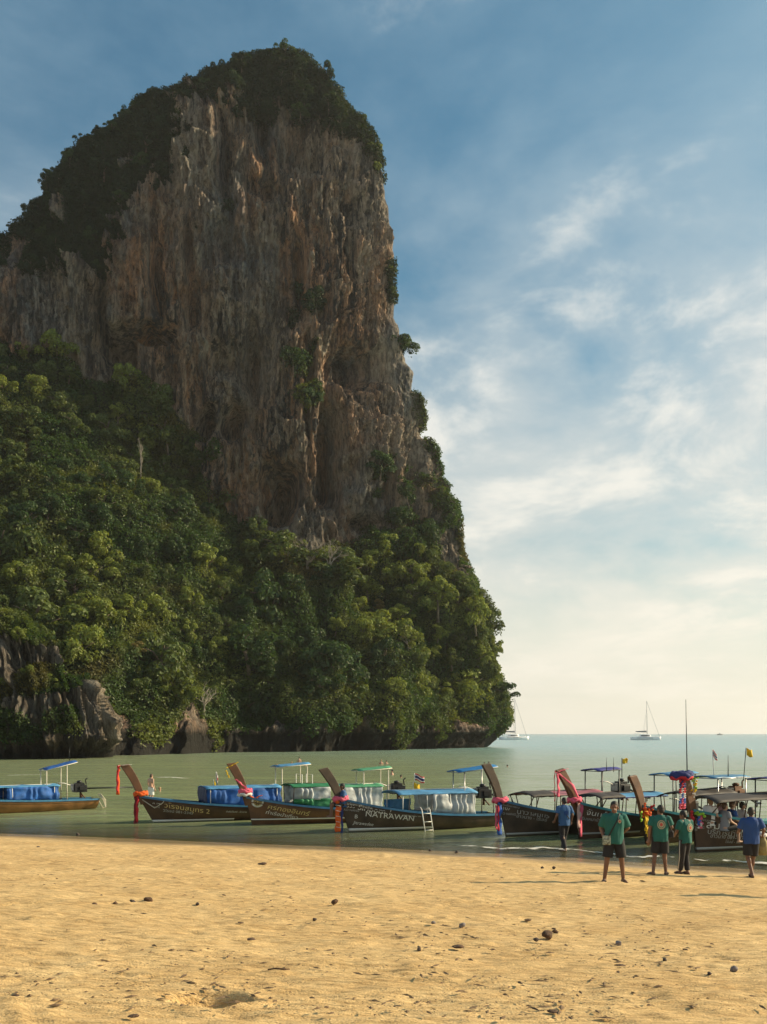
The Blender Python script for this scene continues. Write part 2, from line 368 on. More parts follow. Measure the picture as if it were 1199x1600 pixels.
def foam_mat():
    m = bpy.data.materials.new('foam'); m.use_nodes = True; nt = m.node_tree; N = nt.nodes; L = nt.links; b = N['Principled BSDF']
    b.inputs['Base Color'].default_value = (.78, .76, .70, 1); b.inputs['Roughness'].default_value = .7
    at = N.new('ShaderNodeAttribute'); at.attribute_name = 'edge'; geo = N.new('ShaderNodeNewGeometry')
    mp = N.new('ShaderNodeMapping'); mp.inputs['Scale'].default_value = (1, 2.2, 1); L.new(geo.outputs['Position'], mp.inputs[0])
    n = N.new('ShaderNodeTexNoise'); n.inputs['Scale'].default_value = 2.6; n.inputs['Detail'].default_value = 6; n.inputs['Roughness'].default_value = .72; L.new(mp.outputs[0], n.inputs['Vector'])
    a = N.new('ShaderNodeMath'); a.operation = 'ADD'; L.new(n.outputs[0], a.inputs[0]); L.new(at.outputs['Fac'], a.inputs[1])
    r = N.new('ShaderNodeMapRange'); r.inputs[1].default_value = .98; r.inputs[2].default_value = 1.22; L.new(a.outputs[0], r.inputs[0])
    s = N.new('ShaderNodeMath'); s.operation = 'MULTIPLY'; s.inputs[1].default_value = .85; L.new(r.outputs[0], s.inputs[0]); L.new(s.outputs[0], b.inputs['Alpha'])
    return m
FOAM = foam_mat()
def foam_strip(name, pts, w, strength, seed, label, z0=.03, hump=.05):
    """a low broken wave crest lying on the water along pts (x, y)"""
    pts = np.array(pts, float); s = np.linspace(0, 1, 220); u = np.linspace(0, 1, len(pts))
    cx = np.interp(s, u, pts[:, 0]); cy = np.interp(s, u, pts[:, 1])+w*.5*fbm(s*9, 0, 0, 3, seed)
    V, E = [], []
    for j in np.linspace(-1, 1, 9):
        ww = w*(.6+.5*fbm(s*14, 3, 0, 3, seed+2))
        z = z0+hump*(1-j*j)*(.6+.4*noise(s*20, 1, 0, seed)); V.append(np.stack([cx, cy+j*ww, z], -1))
        e = (1-abs(j)**1.5)*strength*np.clip(.8+.55*fbm(s*11, 5, 0, 4, seed+5), 0, 1.1)*np.minimum(1, np.minimum(s, 1-s)*12); E.append(e)
    V = np.array(V); a, b, _ = V.shape; idx = np.arange(a*b).reshape(a, b)
    Q = np.stack([idx[:-1, :-1], idx[:-1, 1:], idx[1:, 1:], idx[1:, :-1]], -1).reshape(-1, 4)
    me = npmesh(name, V.reshape(-1, 3), Q, True); vattr(me, 'edge', np.array(E).ravel())
    tag(link(name, me, None, FOAM), label, None, None, 'stuff')
def wpts(pp): return [tuple(onwater(*p)[:2]) for p in pp]

# ------------------------------------------------------------------ rock ring builder
def ring_rock(name, left, right, Dmf, yfront, zt, rows, cols, disp, back=40, pw=2.6, topp=6, zb=-2.0, deff=None, edge=.18):
    """closed rock: at each height an outline from the left rim round the front to the right rim, and round the back"""
    zs = zb+(zt-zb)*(np.linspace(0, 1, rows)**1.0)
    Dm = Dmf(zs); De = (deff or Dmf)(zs); py = HY-F*(zs-ZC)/De
    lx = np.interp(py, [p[1] for p in left], [p[0] for p in left]); rx = np.interp(py, [p[1] for p in right], [p[0] for p in right])
    XL, XR = (lx-CX)/F*De, (rx-CX)/F*De; Dm = Dm[:, None]; XR = np.maximum(XR, XL+.02)
    s = np.linspace(-1, 1, cols); u = np.sin(s*math.pi/2)*.45+s*.55
    e = (1-np.abs(u)**pw)**(1/pw); e[0] = e[-1] = 0
    tz = np.sqrt(np.clip(1-np.clip(zs/zt, 0, 1)**topp, 0, 1))[:, None]
    X = XL[:, None]+(XR-XL)[:, None]*(u[None]*.5+.5); Z = np.repeat(zs[:, None], cols, 1)
    Yf = yfront(X, Z); ee = e[None]*np.ones_like(X)
    Y = Dm-(Dm-Yf)*ee*tz
    nx = u[None]*np.abs(u[None])**1.5*np.ones_like(X); ny = -ee-.02; ln = np.sqrt(nx*nx+ny*ny); nx, ny = nx/ln, ny/ln
    px = CX+F*X/Y; pyv = HY-F*(Z-ZC)/Y
    D, veg = disp(X, Y, Z, px, pyv)
    damp = (edge+(1-edge)*np.clip(ee*1.6, 0, 1))*np.clip(tz*1.5, .05, 1)
    X2, Y2 = X+nx*D*damp, Y+ny*D*damp
    cb = cols//6; sb = np.linspace(1, -1, cb+2)[1:-1]; eb = (1-np.abs(sb)**pw)**(1/pw)
    XB = XL[:, None]+(XR-XL)[:, None]*(sb[None]*.5+.5); YB = Dm+back*eb[None]*tz; ZB = np.repeat(zs[:, None], cb, 1)
    allX, allY, allZ = np.hstack([X2, XB]), np.hstack([Y2, YB]), np.hstack([Z, ZB])
    n = allX.shape[1]; idx = np.arange(rows*n).reshape(rows, n); nxt = np.roll(idx, -1, 1)
    Q = np.stack([idx[:-1], nxt[:-1], nxt[1:], idx[1:]], -1).reshape(-1, 4)
    V = np.stack([allX, allY, allZ], -1).reshape(-1, 3)
    me = npmesh(name, V, Q, True)
    vv = np.hstack([veg, np.zeros((rows, cb))]); vattr(me, 'veg', vv.ravel())
    front = np.stack([X2, Y2, Z], -1)
    return me, front, veg

def rock_material(name, cols, warm=1.0, zdark=4.5):
    m = bpy.data.materials.new(name); m.use_nodes = True; nt = m.node_tree; N = nt.nodes; L = nt.links; b = N['Principled BSDF']; b.inputs['Roughness'].default_value = .92; b.inputs['Specular IOR Level'].default_value = .2
    tc = N.new('ShaderNodeNewGeometry')
    def NZ(scale, sc, detail=7, rough=.62, dist=0.0, off=(0, 0, 0)):
        mp = N.new('ShaderNodeMapping'); mp.inputs['Scale'].default_value = sc; mp.inputs['Location'].default_value = off; L.new(tc.outputs['Position'], mp.inputs[0])
        q = N.new('ShaderNodeTexNoise'); q.inputs['Scale'].default_value = scale; q.inputs['Detail'].default_value = detail; q.inputs['Roughness'].default_value = rough; q.inputs['Distortion'].default_value = dist
        L.new(mp.outputs[0], q.inputs['Vector']); return q.outputs[0]
    def RP(v, pts):
        r = N.new('ShaderNodeValToRGB'); e = r.color_ramp.elements
        while len(e) < len(pts): e.new(.5)
        for el, (p, c) in zip(e, pts): el.position = p; el.color = (*c, 1) if hasattr(c, '__len__') else (c, c, c, 1)
        L.new(v, r.inputs[0]); return r.outputs[0]
    def MX(f, a, bb, mode='MIX'):
        q = N.new('ShaderNodeMix'); q.data_type = 'RGBA'; q.blend_type = mode
        if hasattr(f, 'is_linked'): L.new(f, q.inputs[0])
        else: q.inputs[0].default_value = f
        for i, v in ((6, a), (7, bb)):
            if hasattr(v, 'is_linked'): L.new(v, q.inputs[i])
            else: q.inputs[i].default_value = (*v, 1)
        return q.outputs[2]
    grey, tan, ochre, dark = cols
    c = RP(NZ(.05, (1, 1, .55), 6, .6, .6), [(.40, grey), (.54, tan), (.72, tuple(.9*x for x in tan))])
    oc = RP(NZ(.045, (1, 1, .5), 5, .6, .4, (9, 2, 4)), [(.45, 0.0), (.58, 1.0)])
    oc2 = RP(NZ(.35, (1, 1, .16), 5, .6), [(.35, .15), (.6, 1.0)])
    mm = N.new('ShaderNodeMath'); mm.operation = 'MULTIPLY'; L.new(oc, mm.inputs[0]); L.new(oc2, mm.inputs[1])
    c = MX(mm.outputs[0], c, ochre)
    stre = RP(NZ(.50, (1, 1, .09), 9, .70, .35), [(.44, 0.0), (.56, 1.0)])          # rain-wash streaks
    sel = RP(NZ(.06, (1, 1, .6), 4, .55, .3, (3, 7, 1)), [(.36, .30), (.58, 1.0)])
    m2 = N.new('ShaderNodeMath'); m2.operation = 'MULTIPLY'; L.new(stre, m2.inputs[0]); L.new(sel, m2.inputs[1])
    c = MX(m2.outputs[0], c, dark)
    c = MX(.9, c, RP(NZ(1.6, (1, 1, .26), 9, .78), [(.39, .30), (.57, 1.40)]), 'MULTIPLY')
    pale = RP(NZ(.20, (1, 1, .4), 7, .72, .8, (1, 5, 9)), [(.54, 0.0), (.66, .75)])
    c = MX(pale, c, (.46, .40, .31))
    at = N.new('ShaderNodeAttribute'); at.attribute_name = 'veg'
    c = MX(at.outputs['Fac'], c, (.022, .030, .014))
    sp = N.new('ShaderNodeSeparateXYZ'); L.new(tc.outputs['Position'], sp.inputs[0])
    ad = N.new('ShaderNodeMath'); ad.operation = 'ADD'; L.new(sp.outputs[2], ad.inputs[0])
    nn = NZ(.5, (1, 1, .3), 4, .6); mu = N.new('ShaderNodeMath'); mu.operation = 'MULTIPLY_ADD'; L.new(nn, mu.inputs[0]); mu.inputs[1].default_value = 3.0; mu.inputs[2].default_value = -1.5; L.new(mu.outputs[0], ad.inputs[1])
    tide = N.new('ShaderNodeMapRange'); L.new(ad.outputs[0], tide.inputs[0]); tide.inputs[1].default_value = zdark-1; tide.inputs[2].default_value = zdark+1.2; tide.inputs[3].default_value = 1; tide.inputs[4].default_value = 0
    c = MX(tide.outputs[0], c, (.030, .028, .024)); L.new(c, b.inputs['Base Color'])
    h = N.new('ShaderNodeMath'); h.operation = 'ADD'; L.new(NZ(1.3, (1, 1, .25), 9, .74), h.inputs[0]); L.new(NZ(.33, (1, 1, .12), 6, .6, .3), h.inputs[1])
    bp = N.new('ShaderNodeBump'); bp.inputs['Strength'].default_value = 1; bp.inputs['Distance'].default_value = 2.6; L.new(h.outputs[0], bp.inputs['Height']); L.new(bp.outputs[0], b.inputs['Normal'])
    return m

# ------------------------------------------------------------------ the cliff
LEFT = [(460, 55), (420, 62), (400, 64), (372, 74), (345, 98), (330, 106), (300, 114), (276, 124), (244, 142), (213, 162), (190, 183), (170, 205), (150, 217), (125, 232), (100, 252), (88, 275), (75, 287), (40, 318), (20, 345), (0, 364), (-60, 420), (-130, 520), (-170, 640), (-185, 800), (-200, 1180)]
RIGHT = [(460, 55), (472, 60), (490, 73), (510, 100), (530, 122), (537, 140), (560, 165), (578, 190), (587, 210), (597, 250), (603, 290), (612, 340), (617, 400), (616, 440), (617, 480), (626, 520), (630, 555), (637, 570), (638, 610), (648, 640), (650, 665), (663, 695), (670, 712), (684, 740), (690, 780), (700, 812), (703, 830), (722, 870), (736, 900), (748, 920), (763, 940), (768, 955), (766, 1000), (773, 1055), (786, 1100), (789, 1118), (784, 1140), (774, 1156), (763, 1170), (761, 1190)]
ROCK = [(-40, 470), (40, 440), (100, 432), (130, 410), (160, 425), (200, 345), (225, 292), (290, 235), (300, 180), (345, 168), (400, 172), (470, 165), (530, 195), (575, 240), (594, 285), (660, 300), (660, 500), (690, 570), (700, 640), (715, 700), (722, 790), (712, 850), (690, 905), (655, 872), (600, 852), (570, 872), (520, 865), (470, 858), (425, 838), (395, 820), (370, 802), (310, 765), (298, 705), (235, 680), (140, 612), (118, 575), (60, 545), (-40, 560)]
CAVES = [(440, 768, 34, 44, 8), (512, 720, 17, 95, 7), (560, 572, 42, 28, 6), (366, 662, 18, 24, 7), (322, 668, 15, 22, 6), (215, 530, 60, 17, 6), (195, 565, 18, 22, 3.5), (420, 300, 30, 16, 2), (470, 420, 10, 60, 2.5), (250, 450, 12, 60, 3), (350, 250, 8, 60, 2.5), (408, 210, 12, 50, 2.5), (640, 720, 10, 60, 2), (600, 760, 9, 50, 2.5), (575, 820, 30, 12, 3), (690, 860, 9, 30, 2.5), (160, 480, 10, 60, 3), (300, 400, 9, 50, 2), (545, 400, 8, 60, 2), (395, 560, 12, 60, 1.8), (480, 600, 8, 70, 2)]
TUFTS = [[(606, 405), (650, 405), (650, 472), (606, 472)], [(622, 515), (660, 515), (660, 552), (628, 552)], [(634, 615), (680, 615), (680, 660), (644, 660)], [(652, 690), (700, 690), (715, 760), (672, 740)], [(686, 780), (740, 780), (740, 900), (704, 880)], [(575, 850), (620, 835), (660, 860), (670, 900), (600, 900)]]
def cl_front(X, Z):
    px = CX+F*X/235.0
    for _ in range(3):
        db = np.interp(px, [-200, 60, 180, 250, 350, 500, 650, 720, 790], [160, 160, 163, 172, 190, 198, 206, 224, 262])
        dw = np.interp(px, [-200, 100, 300, 500, 700, 800], [232, 236, 240, 239, 246, 266])
        wy = np.interp(px, [-200, 0, 130, 200, 310, 420, 560, 600, 650, 700, 800], [500, 545, 620, 690, 765, 840, 868, 856, 880, 905, 905])
        zw = ZC+(HY-wy)/F*dw; t = np.clip(Z/zw, 0, 1)
        Y = db+(dw-db)*(t**.9)
        px = CX+F*X/Y
    return Y+np.clip(Z-zw, 0, 400)*.035
def cl_disp(X, Y, Z, px, py):
    j = 7*noise(X*.08, Z*.08, 0, 3)+5*noise(X*.3, Z*.3, 0, 4)
    hj = 16*noise(X*.55, Z*.45, 2, 6)+10*noise(X*1.3, Z*1.1, 2, 7); rock = inside(px+j*1.6+hj, py+j*2.2+hj*1.3, ROCK)
    rock |= (fbm(X*.12, Z*.035, 6, 4, 19, .6) > .20) & (px < 330) & (py > 230) & (py < 470) & (px > 0)
    tuft = np.zeros_like(rock)
    for tp in TUFTS: tuft |= inside(px+j*.4, py+j*.5, tp)
    rock &= ~tuft
    low = (Z < 5.0+8*fbm(X*.22, Z*.05, 0, 4, 12, .65))
    veg = (~rock).astype(float)
    under = low & (px < 800); veg[under] = 0
    # loose green on ledges of the wall
    g = fbm(X*.05, Z*.03, 2, 4, 77)+.35*noise(X*.4, Z*.4, 1, 3)
    fade = inside(px, py, [(120, 610), (230, 600), (310, 690), (300, 765), (200, 700), (120, 650)])
    veg[rock & (fade & (g > -.22))] = 1
    veg[rock & (g > .50-.16*sstep(330, 180, py))] = .8
    r1 = fbm(X*.040, Z*.016, 1, 4, 1)*5.0
    rid = 1-np.abs(fbm(X*.15+.5*noise(X*.1, Z*.1, 0, 8), Z*.022, 3, 4, 5))*2.2
    r2 = rid*2.3; r3 = fbm(X*.45, Z*.085, 0, 4, 9, .6)*2.0; r4 = fbm(X*1.1, Z*.42, 0, 3, 14, .65)*1.2
    drip = np.maximum(0, noise(X*.5, Z*.05, 7, 20))*2.0*sstep(-.2, .4, noise(X*.06, Z*.06, 1, 23))
    nz = noise(X*.13, Z*.075, 3, 81); niche = -3.2*np.clip(nz-.15, 0, 1)**1.2*3
    ph = Z*.085+1.6*fbm(X*.05, Z*.03, 2, 3, 83); lip = (ph-np.floor(ph)); lip = 1.5*lip**3*sstep(-.1, .5, noise(X*.07, Z*.05, 5, 84))
    r5 = (1-np.abs(fbm(X*.75, Z*.30, 4, 4, 86, .65))*2.6)*.9
    D = r1+r2+r3+r4*1.2+drip+niche+lip+r5
    for (cx, cy, a, b, dep) in CAVES:
        w1, w2 = noise(X*.22, Z*.16, cx*.1, 93), noise(X*.3, Z*.2, cx*.1, 94); q = np.abs((px-cx)/a+.35*w1)**1.8+np.abs((py-cy)/b+.35*w2+.3*(px-cx)/a*np.sin(cx))**2.2; D -= dep*3.0*np.exp(-q**1.8)*(.75+.25*noise(X*.3, Z*.15, 2, 91))
    # folded canopy under the leaves
    cell = fbm(X*.11, Z*.13, Y*.05, 3, 33); bil = (1-np.abs(cell)*2.4)*3.2+fbm(X*.3, Z*.3, 1, 3, 41)*1.5+(1-np.abs(fbm(X*.045+Z*.02, Z*.03, 0, 2, 47))*2.2)*6.0-2.5
    vs = np.clip(veg, 0, 1)
    bil = bil*(1-.7*sstep(85, 115, Z))
    D = D*(1-.55*vs)+vs*bil
    D = np.where(low & (veg == 0), D+1.0*(1-np.abs(fbm(X*.55, Z*.12, 0, 3, 61))*2.2)+.9*fbm(X*1.3, Z*.3, 0, 3, 63), D)
    D = D-4.5*np.sqrt(np.clip(1-Z/3.8, 0, 1))*(Z > -5)
    return D, veg
CLD = lambda z: np.interp(z, [0, 60, 110, 200], [270, 262, 253, 253]); CLE = lambda z: np.interp(z, [0, 60, 110, 200], [268, 258, 246.5, 247.5])
ZT = ZC+(HY-57)/F*247.5
cme, cfront, cveg = ring_rock('cliff', LEFT, RIGHT, CLD, cl_front, ZT, 600, 880, cl_disp, 60, deff=CLE)
ROCKM = rock_material('limestone', ((.175, .178, .178), (.330, .272, .210), (.42, .235, .135), (.030, .033, .037)))
cliff = tag(link('cliff', cme, None, ROCKM), 'towering limestone sea cliff with streaked bare wall and jungle below', None, None, 'structure')

# ------------------------------------------------------------------ the small outcrop at left
OL = [(-30, 955), (-80, 1000), (-110, 1190)]
OR_ = [(-20, 955), (5, 958), (22, 966), (42, 986), (66, 1001), (76, 1022), (82, 1048), (104, 1056), (128, 1064), (148, 1076), (160, 1092), (171, 1112), (180, 1132), (181, 1150), (172, 1168), (166, 1190)]
def oc_front(X, Z): return 143+.12*np.clip(Z, 0, 30)+0*X
def oc_disp(X, Y, Z, px, py):
    j = 5*noise(X*.3, Z*.3, 0, 4)
    veg = (inside(px+j, py+j, [(38, 1035), (70, 1040), (95, 1060), (112, 1052), (126, 1068), (100, 1082), (72, 1084), (40, 1090), (30, 1060)]) | inside(px+j, py+j, [(-120, 900), (60, 960), (80, 1010), (60, 1015), (10, 990), (-120, 1010)]) | inside(px+2*j, py+2*j, [(-60, 1090), (40, 1110), (70, 1150), (-60, 1150)]) | inside(px+j, py+j, [(100, 1100), (122, 1110), (120, 1150), (105, 1150)])).astype(float)
    X = X+(Y-146)*1.4
    D = fbm(X*.14, Z*.06, 0, 3, 2)*2.4+(1-np.abs(fbm(X*.45, Z*.10, 1, 4, 6, .6))*3.0)*2.2+(1-np.abs(fbm(X*1.5, Z*.22, 0, 3, 8))*3)*.8+fbm(X*2.2, Z*.8, 0, 3, 9)*.5
    D += .8*noise(X*.2, Z*.5, 2, 17)+1.6*np.clip(noise(X*.9, Z*.35, 3, 19), 0, 1)-1.8*np.clip(noise(X*.35, Z*.2, 8, 27)-.1, 0, 1)
    veg = np.maximum(veg, (fbm(X*.22, Z*.2, 5, 3, 29) > .30).astype(float)*(Z > 3.5)*.8)
    D = D-2.2*np.sqrt(np.clip(1-Z/2.6, 0, 1))
    return D, veg
ome, ofront, oveg = ring_rock('rock_outcrop', OL, OR_, lambda z: 150+0*z, oc_front, ZC+(HY-955)/F*150, 150, 260, oc_disp, 14, 2.4, 5, edge=.75)
OROCK = rock_material('grey_limestone', ((.13, .127, .122), (.22, .20, .175), (.28, .21, .14), (.04, .039, .038)), 1, 1.6)
tag(link('rock_outcrop', ome, None, OROCK), 'dark grey fluted rock outcrop standing in the water left of the cliff', None, None, 'structure')

# ------------------------------------------------------------------ foliage
def leaf_material(name, col=None):
    m = bpy.data.materials.new(name); m.use_nodes = True; nt = m.node_tree; N = nt.nodes; L = nt.links; N.clear()
    out = N.new('ShaderNodeOutputMaterial'); d = N.new('ShaderNodeBsdfDiffuse'); t = N.new('ShaderNodeBsdfTranslucent'); g = N.new('ShaderNodeBsdfGlossy'); g.inputs['Roughness'].default_value = .45
    at = N.new('ShaderNodeAttribute'); at.attribute_name = 'tint'
    src = at.outputs['Color']
    if col:
        mq = N.new('ShaderNodeMix'); mq.data_type = 'RGBA'; mq.blend_type = 'MULTIPLY'; mq.inputs[0].default_value = 1; L.new(src, mq.inputs[6]); mq.inputs[7].default_value = (*col, 1); src = mq.outputs[2]
    tm = N.new('ShaderNodeMix'); tm.data_type = 'RGBA'; tm.blend_type = 'MULTIPLY'; tm.inputs[0].default_value = 1; L.new(src, tm.inputs[6]); tm.inputs[7].default_value = (1.25, 1.15, .5, 1)
    L.new(src, d.inputs[0]); L.new(tm.outputs[2], t.inputs[0]); g.inputs[0].default_value = (.5, .5, .45, 1)
    a = N.new('ShaderNodeMixShader'); a.inputs[0].default_value = .42; L.new(d.outputs[0], a.inputs[1]); L.new(t.outputs[0], a.inputs[2])
    b = N.new('ShaderNodeMixShader'); b.inputs[0].default_value = .03; L.new(a.outputs[0], b.inputs[1]); L.new(g.outputs[0], b.inputs[2]); L.new(b.outputs[0], out.inputs[0])
    return m
def leaf_quads(C, Nn, size, rg, asp=.55):
    n = len(C); t = rg.normal(size=(n, 3)); t -= Nn*(t*Nn).sum(1, keepdims=True); t /= np.linalg.norm(t, axis=1, keepdims=True)+1e-9
    b = np.cross(Nn, t); s = size[:, None]
    V = np.stack([C-t*s, C-b*s*asp+Nn*s*.12, C+t*s, C+b*s*asp+Nn*s*.12], 1).reshape(-1, 3)
    return V, np.arange(4*n).reshape(n, 4)
def scatter(front, veg, n, size, rg, name, label, xlim=(-70, 870), tuft=1.0):
    A = front; v = veg
    p00, p01, p11, p10 = A[:-1, :-1], A[:-1, 1:], A[1:, 1:], A[1:, :-1]
    nr = np.cross(p01-p00, p10-p00); ar = np.linalg.norm(nr, axis=2); nr = nr/(ar[..., None]+1e-9)
    px, py = proj(p00); m = (v[:-1, :-1]+v[1:, 1:])*.5
    w = ar*np.clip(m, 0, 1)*((px > xlim[0]) & (px < xlim[1])); w = w.ravel(); w /= w.sum()
    f = rg.choice(len(w), n, p=w); i, j = np.unravel_index(f, ar.shape); a, b = rg.random((2, n, 1))
    C = p00[i, j]*(1-a)*(1-b)+p01[i, j]*a*(1-b)+p11[i, j]*a*b+p10[i, j]*(1-a)*b; Nf = nr[i, j]
    h = (.25+.9*np.clip(fbm(C[:, 0]*.45, C[:, 2]*.45, C[:, 1]*.3, 3, 51)+.35, 0, 1.3))*tuft
    C = C+Nf*(rg.random((n, 1))**.7)*h[:, None]*1.5+rg.normal(size=(n, 3))*.15
    Nn = Nf*.7+np.array([0, 0, .5])+rg.normal(size=(n, 3))*.55; Nn /= np.linalg.norm(Nn, axis=1, keepdims=True)
    s = size*rg.uniform(.6, 1.5, n); V, Q = leaf_quads(C, Nn, s, rg)
    k1 = fbm(C[:, 0]*.07, C[:, 2]*.07, C[:, 1]*.05, 3, 71); k2 = fbm(C[:, 0]*.11, C[:, 2]*.10, 3, 3, 72); k3 = rg.uniform(.65, 1.35, n)
    base = np.array([.040, .078, .022])[None]*np.ones((n, 1))
    mid = np.array([.085, .110, .032]); yel = np.array([.145, .170, .038]); och = np.array([.135, .090, .036])
    def mixto(base, c, f): return base*(1-f[:, None])+c*f[:, None]
    base = mixto(base, mid, sstep(-.1, .35, k1)); base = mixto(base, yel, .75*sstep(.15, .5, k2)); base = mixto(base, och, .5*sstep(.36, .60, fbm(C[:, 0]*.09, C[:, 2]*.09, 9, 3, 75)))
    pxc, pyc = proj(C); dry = np.exp(-(((C[:, 0]+16)/9)**2+((C[:, 2]-44)/6)**2)); base = mixto(base, np.array([.16, .115, .065]), .8*dry)
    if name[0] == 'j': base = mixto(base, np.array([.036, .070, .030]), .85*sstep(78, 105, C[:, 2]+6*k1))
    base = base*(k3*np.where(name[0] == 'j', 1-.55*sstep(78, 105, C[:, 2]+6*k1), 1))[:, None]; me = npmesh(name, V, Q, False); vattr(me, 'tint', np.repeat(base, 4, 0))  # shade of the cliff top put into the leaf tint, darker with height
    return tag(link(name, me, None, LEAF), label, None, None, 'stuff')
LEAF = leaf_material('leaves')
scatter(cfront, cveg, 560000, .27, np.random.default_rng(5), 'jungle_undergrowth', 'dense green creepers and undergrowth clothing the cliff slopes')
scatter(ofront, oveg, 34000, .17, np.random.default_rng(6), 'outcrop_shrubbery', 'yellow green shrubs growing on the rock outcrop', (-60, 200), .8)

def crown_mesh(name, seed, col, n=900, droop=0.0):
    rg = np.random.default_rng(seed); k = rg.integers(14, 21)
    cs = []
    for q in range(k):
        a = rg.uniform(0, 2*math.pi); r = rg.uniform(.05, .85); cs.append((r*math.cos(a), r*math.sin(a), rg.uniform(-.45, .65)*(1-.4*r), rg.uniform(.15, .36)))
    cs = np.array(cs); w = cs[:, 3]**2; bi = rg.choice(k, n, p=w/w.sum()); d = rg.normal(size=(n, 3)); d[:, 2] = np.abs(d[:, 2])*1.0-.35*rg.random(n); d /= np.linalg.norm(d, axis=1, keepdims=True)
    rr = cs[bi, 3]*(1-.35*rg.random(n)**2); C = cs[bi, :3]+d*rr[:, None]*np.array([1, 1, .8]); C[:, 2] -= droop*rg.random(n)**2*(rg.random(n) < .4)
    Nn = d*.8+np.array([0, 0, .35])+rg.normal(size=(n, 3))*.45; Nn /= np.linalg.norm(Nn, axis=1, keepdims=True)
    V, Q = leaf_quads(C, Nn, (.058 if n > 1500 else .105)*rg.uniform(.6, 1.5, n), rg); me = npmesh(name, V, Q, False)
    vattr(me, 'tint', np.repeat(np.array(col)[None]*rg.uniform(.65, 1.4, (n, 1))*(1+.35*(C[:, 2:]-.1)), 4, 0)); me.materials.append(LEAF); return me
TREE_COLS = {'deep green': (.020, .040, .017), 'dark green': (.036, .068, .024), 'mid green': (.078, .108, .032), 'yellow-green': (.150, .185, .040), 'ochre': (.155, .130, .046)}  # deep green carries the shade of ridge and cap in its leaf colour
CROWNS = {c: [crown_mesh('crown', 10*i+k, v, 2600, [0, .35, .8, .2][k]) for k in range(4)] for i, (c, v) in enumerate(TREE_COLS.items())}
BARK = mat('bark', (.13, .10, .075), .9, var=.4, vscale=3)
def trunk_mesh():
    b = MB(); b.tube([(0, 0, -.9), (.03, .02, -.3), (-.02, .03, .2), (.04, 0, .45)], [.06, .045, .032, .015], 7)
    for a in range(5):
        c, s = math.cos(a*1.3), math.sin(a*1.3); b.tube([(0, 0, -.25+.1*a), (.25*c, .25*s, .05+.08*a), (.5*c, .5*s, .2+.05*a)], [.028, .018, .008], 5)
    return b.mesh('trunk')
TRUNK = trunk_mesh(); TRUNK.materials.append(BARK)

